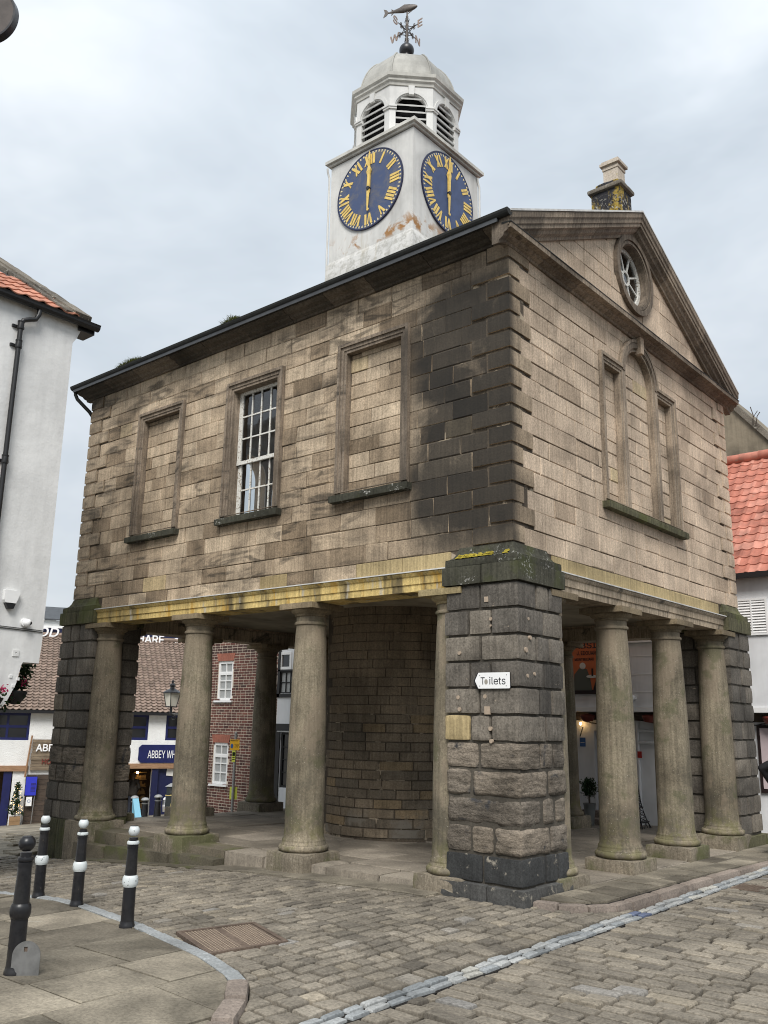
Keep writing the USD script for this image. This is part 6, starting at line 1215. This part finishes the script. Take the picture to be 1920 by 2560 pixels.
# roof
swR = np.array([0, 1, 1.]); swR /= np.linalg.norm(swR); nR = np.array([0, -1, 1.])/math.sqrt(2); rr = Frame((-8.5, 9.52, 5.0), EX, nR, swR)
mb = Mb(); mb.add(rr.pts([(0, 0, -.12), (14.5, 0, -.12), (14.5, 4.75, -.12), (0, 4.75, -.12), (0, 0, -.03), (14.5, 0, -.03), (14.5, 4.75, -.03), (0, 4.75, -.03)]), BOXF); rroof = put(RH, 'roof', mb, M['red_tile'])
pantiles(rroof, 'roof_tile', Frame(rr.o+EX*6.3, EX, nR, swR), 19, 17, .235, .282, M['red_tile'], keep=lambda u, w: u > 1.15*(1-w/4.7) and u < 4.1, seed=12)
for k in range(9): a = rr.pts([(6.2+k*.46, 4.80, .06)])[0]; b = rr.pts([(6.2+k*.46+.47, 4.80, .06)])[0]; put(rroof, 'ridge_tile', tube([a, b], [.125, .115], 12), M['red_tile'], rg.random(), smooth=30)
put(rroof, 'eaves_gutter', sweep_profile([(.15, 4.90), (.27, 4.90), (.27, 5.0), (.15, 5.0)], (-8.5, 9.7, 0), (6, 9.7, 0), -EY, EZ), M['gutter_black'])
sh = put(RH, 'shutter_frame', extr(sbox(-.66, 3.74, -.05, 4.49).difference(unary_union([sbox(-.62, 3.78, -.385, 4.45), sbox(-.355, 3.78, -.09, 4.45)])), hf_, 0, .04), M['white_paint'])
for k in range(12):
    for a, b in ((-.62, -.385), (-.355, -.09)): z = 3.785+k*.056; put(sh, 'shutter_slat', Mb().add(hf_.pts([(a, z, .035), (b, z, .035), (b, z+.006, .04), (a, z+.006, .04), (a, z+.05, .004), (b, z+.05, .004), (b, z+.056, .009), (a, z+.056, .009)]), BOXF[:, ::-1]), M['white_paint'])
wpst = thing('window_poster', 'pale pink poster in a dark red frame low on the wall by the far pier', 'poster'); mb = Mb(); fbox(mb, hg_, -.55, .9, .64, 1.96, 0, .05); put(wpst, 'frame', mb, M['frame_dark']); mb = Mb(); fbox(mb, hg_, -.49, .84, .72, 1.90, .05, .058); put(wpst, 'sheet', mb, M['pink_poster']); put(wpst, 'logo', extr(Point(-.31, .86).buffer(.055).difference(Point(-.31, .86).buffer(.042)), hg_, .058, .061), M['poster_red'])
# pot plants and the tower model
for (x, y, z0, h, r, lab) in ((-3.98, 9.30, -.2, .78, .20, 'clipped green shrub in a tall grey pot beside the red door'), (-4.62, 9.55, -.2, .62, .13, 'small dark shrub in a pot mostly hidden behind the rear column')):
    pt = thing('potted_shrub', lab, 'shrub', loc=(x, y, z0)); put(pt, 'pot', lathe([(.0, 0), (.085, 0), (.13, .42), (.14, .42), (.14, .45), (.11, .45), (.11, .40), (0, .40)], 18), M['terracotta'], smooth=40); put(pt, 'stem', tube([(0, 0, .4), (0, 0, .62)], .02, 6), M['dark_wood']); foliage(pt, 'crown', [(r*.55*math.cos(a)*math.cos(e), r*.55*math.sin(a)*math.cos(e), h+r*.7*math.sin(e)) for a in np.arange(0, 6.2, .7) for e in (-.9, -.3, .3, .9)], 900, .028, M['leaf'], int(x*-10), r*.22)
tm = thing('tower_model', 'black wrought iron lattice tower ornament standing by the white wall', 'ornament', loc=(-2.92, 9.35, -.24)); R = random.Random(4); mb = Mb(); Hm = 1.28
def leg(z): return .235*math.exp(-2.9*z/Hm)+.008
zs = np.linspace(0, Hm*.9, 13)
for s, t in ((-1, -1), (1, -1), (1, 1), (-1, 1)): mb.add(*tube([(s*leg(z), t*leg(z), z) for z in zs], np.linspace(.014, .006, 13), 5))
put(tm, 'leg', mb, M['black_iron']); mb = Mb()
for a, b in zip(zs[2:-1], zs[3:]):
    for (s, t), (s2, t2) in (((-1, -1), (1, -1)), ((1, -1), (1, 1)), ((1, 1), (-1, 1)), ((-1, 1), (-1, -1))): mb.add(*tube([(s*leg(a), t*leg(a), a), (s2*leg(b), t2*leg(b), b)], .0055, 4)); mb.add(*tube([(s2*leg(a), t2*leg(a), a), (s*leg(b), t*leg(b), b)], .0055, 4))
put(tm, 'lattice', mb, M['black_iron'], kind='stuff'); mb = Mb()
for z, e in ((zs[2], .03), (zs[5], .02), (zs[11], .015)): r_ = leg(z)+e; box(mb, -r_, r_, -r_, r_, z-.012, z+.012)
put(tm, 'platform', mb, M['black_iron']); mb = Mb()
for s in (-1, 1):
    for ax in (0, 1): pts = [(c * math.cos(a) if ax == 0 else s*leg(.05), c*math.cos(a) if ax else s*leg(.05), .02+.17*math.sin(a)) for a in np.linspace(0, math.pi, 9) for c in (.13,)]; mb.add(*tube(pts, .009, 5))
put(tm, 'arch', mb, M['black_iron']); put(tm, 'spire', tube([(0, 0, Hm*.88), (0, 0, Hm)], [.02, .004], 6), M['black_iron'])
# brown rendered gable beyond the red roof
bg_ = thing('rendered_gable', 'tall brown rendered gable with a sloping coping beyond the red roof', 'house'); gf_ = Frame((0, 15., 0), EX, -EY); gsl = -1.24
gzz = lambda x: 10.907+gsl*(x+2.401); put(bg_, 'wall', extr(Polygon([(-10.5, -1), (3.6, -1), (3.6, gzz(3.6)), (-4.5, gzz(-4.5)), (-10.5, 6.)]), gf_, -9, 0), M['brown_render'])
d_ = np.array([1, gsl])/math.hypot(1, gsl); nrm_ = np.array([-d_[1], d_[0]])
for k in range(9): p0 = np.array([-4.5, gzz(-4.5)])+d_*(.95*k); p1 = p0+d_*.94; put(bg_, 'coping_stone', extr(Polygon([p0-nrm_*.05, p1-nrm_*.05, p1+nrm_*.1, p0+nrm_*.1]), gf_, -.5, .08), M['coping'], .2+.4*rg.random())
weed = put(bg_, 'weed', (lambda mb: mb)(Mb().add(*tube([(-1.62, 14.9, 9.95), (-1.60, 14.9, 10.2), (-1.66, 14.9, 10.45)], .012, 4)).add(*tube([(-1.55, 14.9, 9.9), (-1.5, 14.9, 10.15), (-1.42, 14.9, 10.25)], .012, 4)).add(*tube([(-1.6, 14.9, 10.15), (-1.48, 14.9, 10.3)], .01, 4))), M['dark_wood'])
# ------------------------------------------------------------------ people
def blob(chains, edge=.03, it=8):
    parts = []
    for ch in chains:
        for (p, r), (q, s) in zip(ch[:-1], ch[1:]):
            pts = []
            for c, rr in ((p, r), (q, s)): pts.append(trimesh.creation.icosphere(2, rr).vertices+np.array(c))
            parts.append(m3.Manifold.hull_points(np.vstack(pts)))
    m_ = m3.Manifold.batch_boolean(parts, m3.OpType.Add).refine_to_length(edge); q = m_.to_mesh(); t = trimesh.Trimesh(q.vert_properties[:, :3], q.tri_verts, process=False); trimesh.smoothing.filter_taubin(t, iterations=it); return t
def hand(c, d, side, s=1.):
    """palm and five fingers from wrist c towards d; side = direction of the thumb"""
    c, d, side = np.array(c, float), np.array(d, float), np.array(side, float); nn_ = np.cross(d, side); out = [[(c, .026*s), (c+d*.06*s, .03*s), (c+d*.085*s, .026*s)]]
    for i, (o, l) in enumerate(((.03, .07), (.01, .078), (-.012, .072), (-.032, .056))): b = c+d*.085*s+side*o*s; out.append([(b-d*.02*s, .011*s), (b+d*l*.5*s, .0095*s), (b+d*l*.9*s+nn_*.02*s, .008*s)])
    out.append([(c+d*.03*s+side*.022*s, .013*s), (c+d*.06*s+side*.05*s, .011*s), (c+d*.085*s+side*.055*s+nn_*.012, .009*s)]); return out
def person(name_label, loc, yaw, H, Lh, Rh, coat, trousers, elbowL, elbowR, hair_len=.06):
    t = thing('person', name_label, 'person', loc=loc, rotz=yaw); s = H/1.72; q = lambda *a: np.array(a)*s
    sh = 1.42; LE, RE, LW, RW = q(*elbowL), q(*elbowR), q(*Lh), q(*Rh)
    nrm = lambda v: v/np.linalg.norm(v)
    body = [[(q(0, 0, 1.63), .085*s), (q(0, .02, 1.56), .075*s), (q(0, -.01, 1.48), .055*s), (q(0, -.01, 1.38), .09*s), (q(0, 0, 1.15), .11*s), (q(0, 0, .95), .12*s)], [(q(-.15, 0, 1.40), .06*s), (q(.15, 0, 1.40), .06*s)],
            [(q(-.17, 0, sh-.03), .05*s), (LE, .04*s), (LW, .028*s)], [(q(.17, 0, sh-.03), .05*s), (RE, .04*s), (RW, .028*s)],
            [(q(-.09, 0, .92), .085*s), (q(-.10, .02, .5), .06*s), (q(-.10, -.02, .09), .042*s), (q(-.11, .13, .04), .035*s)], [(q(.09, 0, .92), .085*s), (q(.10, .02, .5), .06*s), (q(.10, -.02, .09), .042*s), (q(.11, .13, .04), .035*s)],
            [(q(0, .085, 1.60), .016*s), (q(0, .105, 1.575), .014*s)], [(q(-.083, 0, 1.61), .018*s), (q(-.088, 0, 1.585), .014*s)], [(q(.083, 0, 1.61), .018*s), (q(.088, 0, 1.585), .014*s)]]
    body += hand(LW, nrm(LW-LE), nrm(np.cross(LW-LE, [0, 0, 1.])+1e-3), s)+hand(RW, nrm(RW-RE), nrm(np.cross(RW-RE, [0, 0, 1.])+1e-3), s)
    b = put(t, 'body', blob(body, .012, 4), M['skin'], smooth=True)
    put(b, 'jacket', blob([[(q(0, -.01, 1.40), .115*s), (q(0, 0, 1.15), .145*s), (q(0, 0, .86), .16*s)], [(q(-.16, 0, 1.39), .08*s), (q(.16, 0, 1.39), .08*s)], [(q(-.10, 0, 1.1), .12*s), (q(-.08, 0, .84), .13*s)], [(q(.10, 0, 1.1), .12*s), (q(.08, 0, .84), .13*s)], [(q(-.18, 0, 1.40), .075*s), (LE, .062*s), (LW-.03*nrm(LW-LE), .047*s)], [(q(.18, 0, 1.40), .075*s), (RE, .062*s), (RW-.03*nrm(RW-RE), .047*s)], [(q(0, -.02, 1.47), .075*s), (q(0, -.01, 1.4), .09*s)]], .03), M[coat], smooth=True)
    put(b, 'trousers', blob([[(q(-.09, 0, .9), .105*s), (q(-.10, .02, .5), .08*s), (q(-.10, -.02, .1), .062*s)], [(q(.09, 0, .9), .105*s), (q(.10, .02, .5), .08*s), (q(.10, -.02, .1), .062*s)]], .03), M[trousers], smooth=True)
    put(b, 'shoes', blob([[(q(-.10, -.04, .05), .052*s), (q(-.11, .15, .04), .045*s)]], .02), M['sign_black'], smooth=True); put(b, 'shoes', blob([[(q(.10, -.04, .05), .052*s), (q(.11, .15, .04), .045*s)]], .02), M['sign_black'], smooth=True)
    put(b, 'hair', blob([[(q(0, -.015, 1.66), .088*s), (q(0, -.035, 1.60), .088*s), (q(0, -.05, 1.58-hair_len), .07*s)]], .02), M['hair'], smooth=True)
    for sg in (-1, 1): e = trimesh.creation.icosphere(1, .011*s); e.apply_translation(q(sg*.032, .076, 1.625)); put(b, 'eye', e, M['sign_black'], smooth=True)
    return t
person('person in a black jacket at the right edge, elbow bent outwards', (1.005, 6.3, -.075), 0, 1.72, (-.19, .14, 1.05), (.27, .10, .86), 'jacket', 'jeans', (-.30, -.02, 1.345), (.28, -.02, 1.13))
person('person in a dark coat standing in the shop doorway', tuple(af.p([4.3], [float(gz(-27))-.03], -.75)[0]), 40, 1.66, (-.16, .2, .95), (.16, .2, .95), 'jacket_brown', 'jeans', (-.27, -.02, 1.12), (.27, -.02, 1.12), .2)
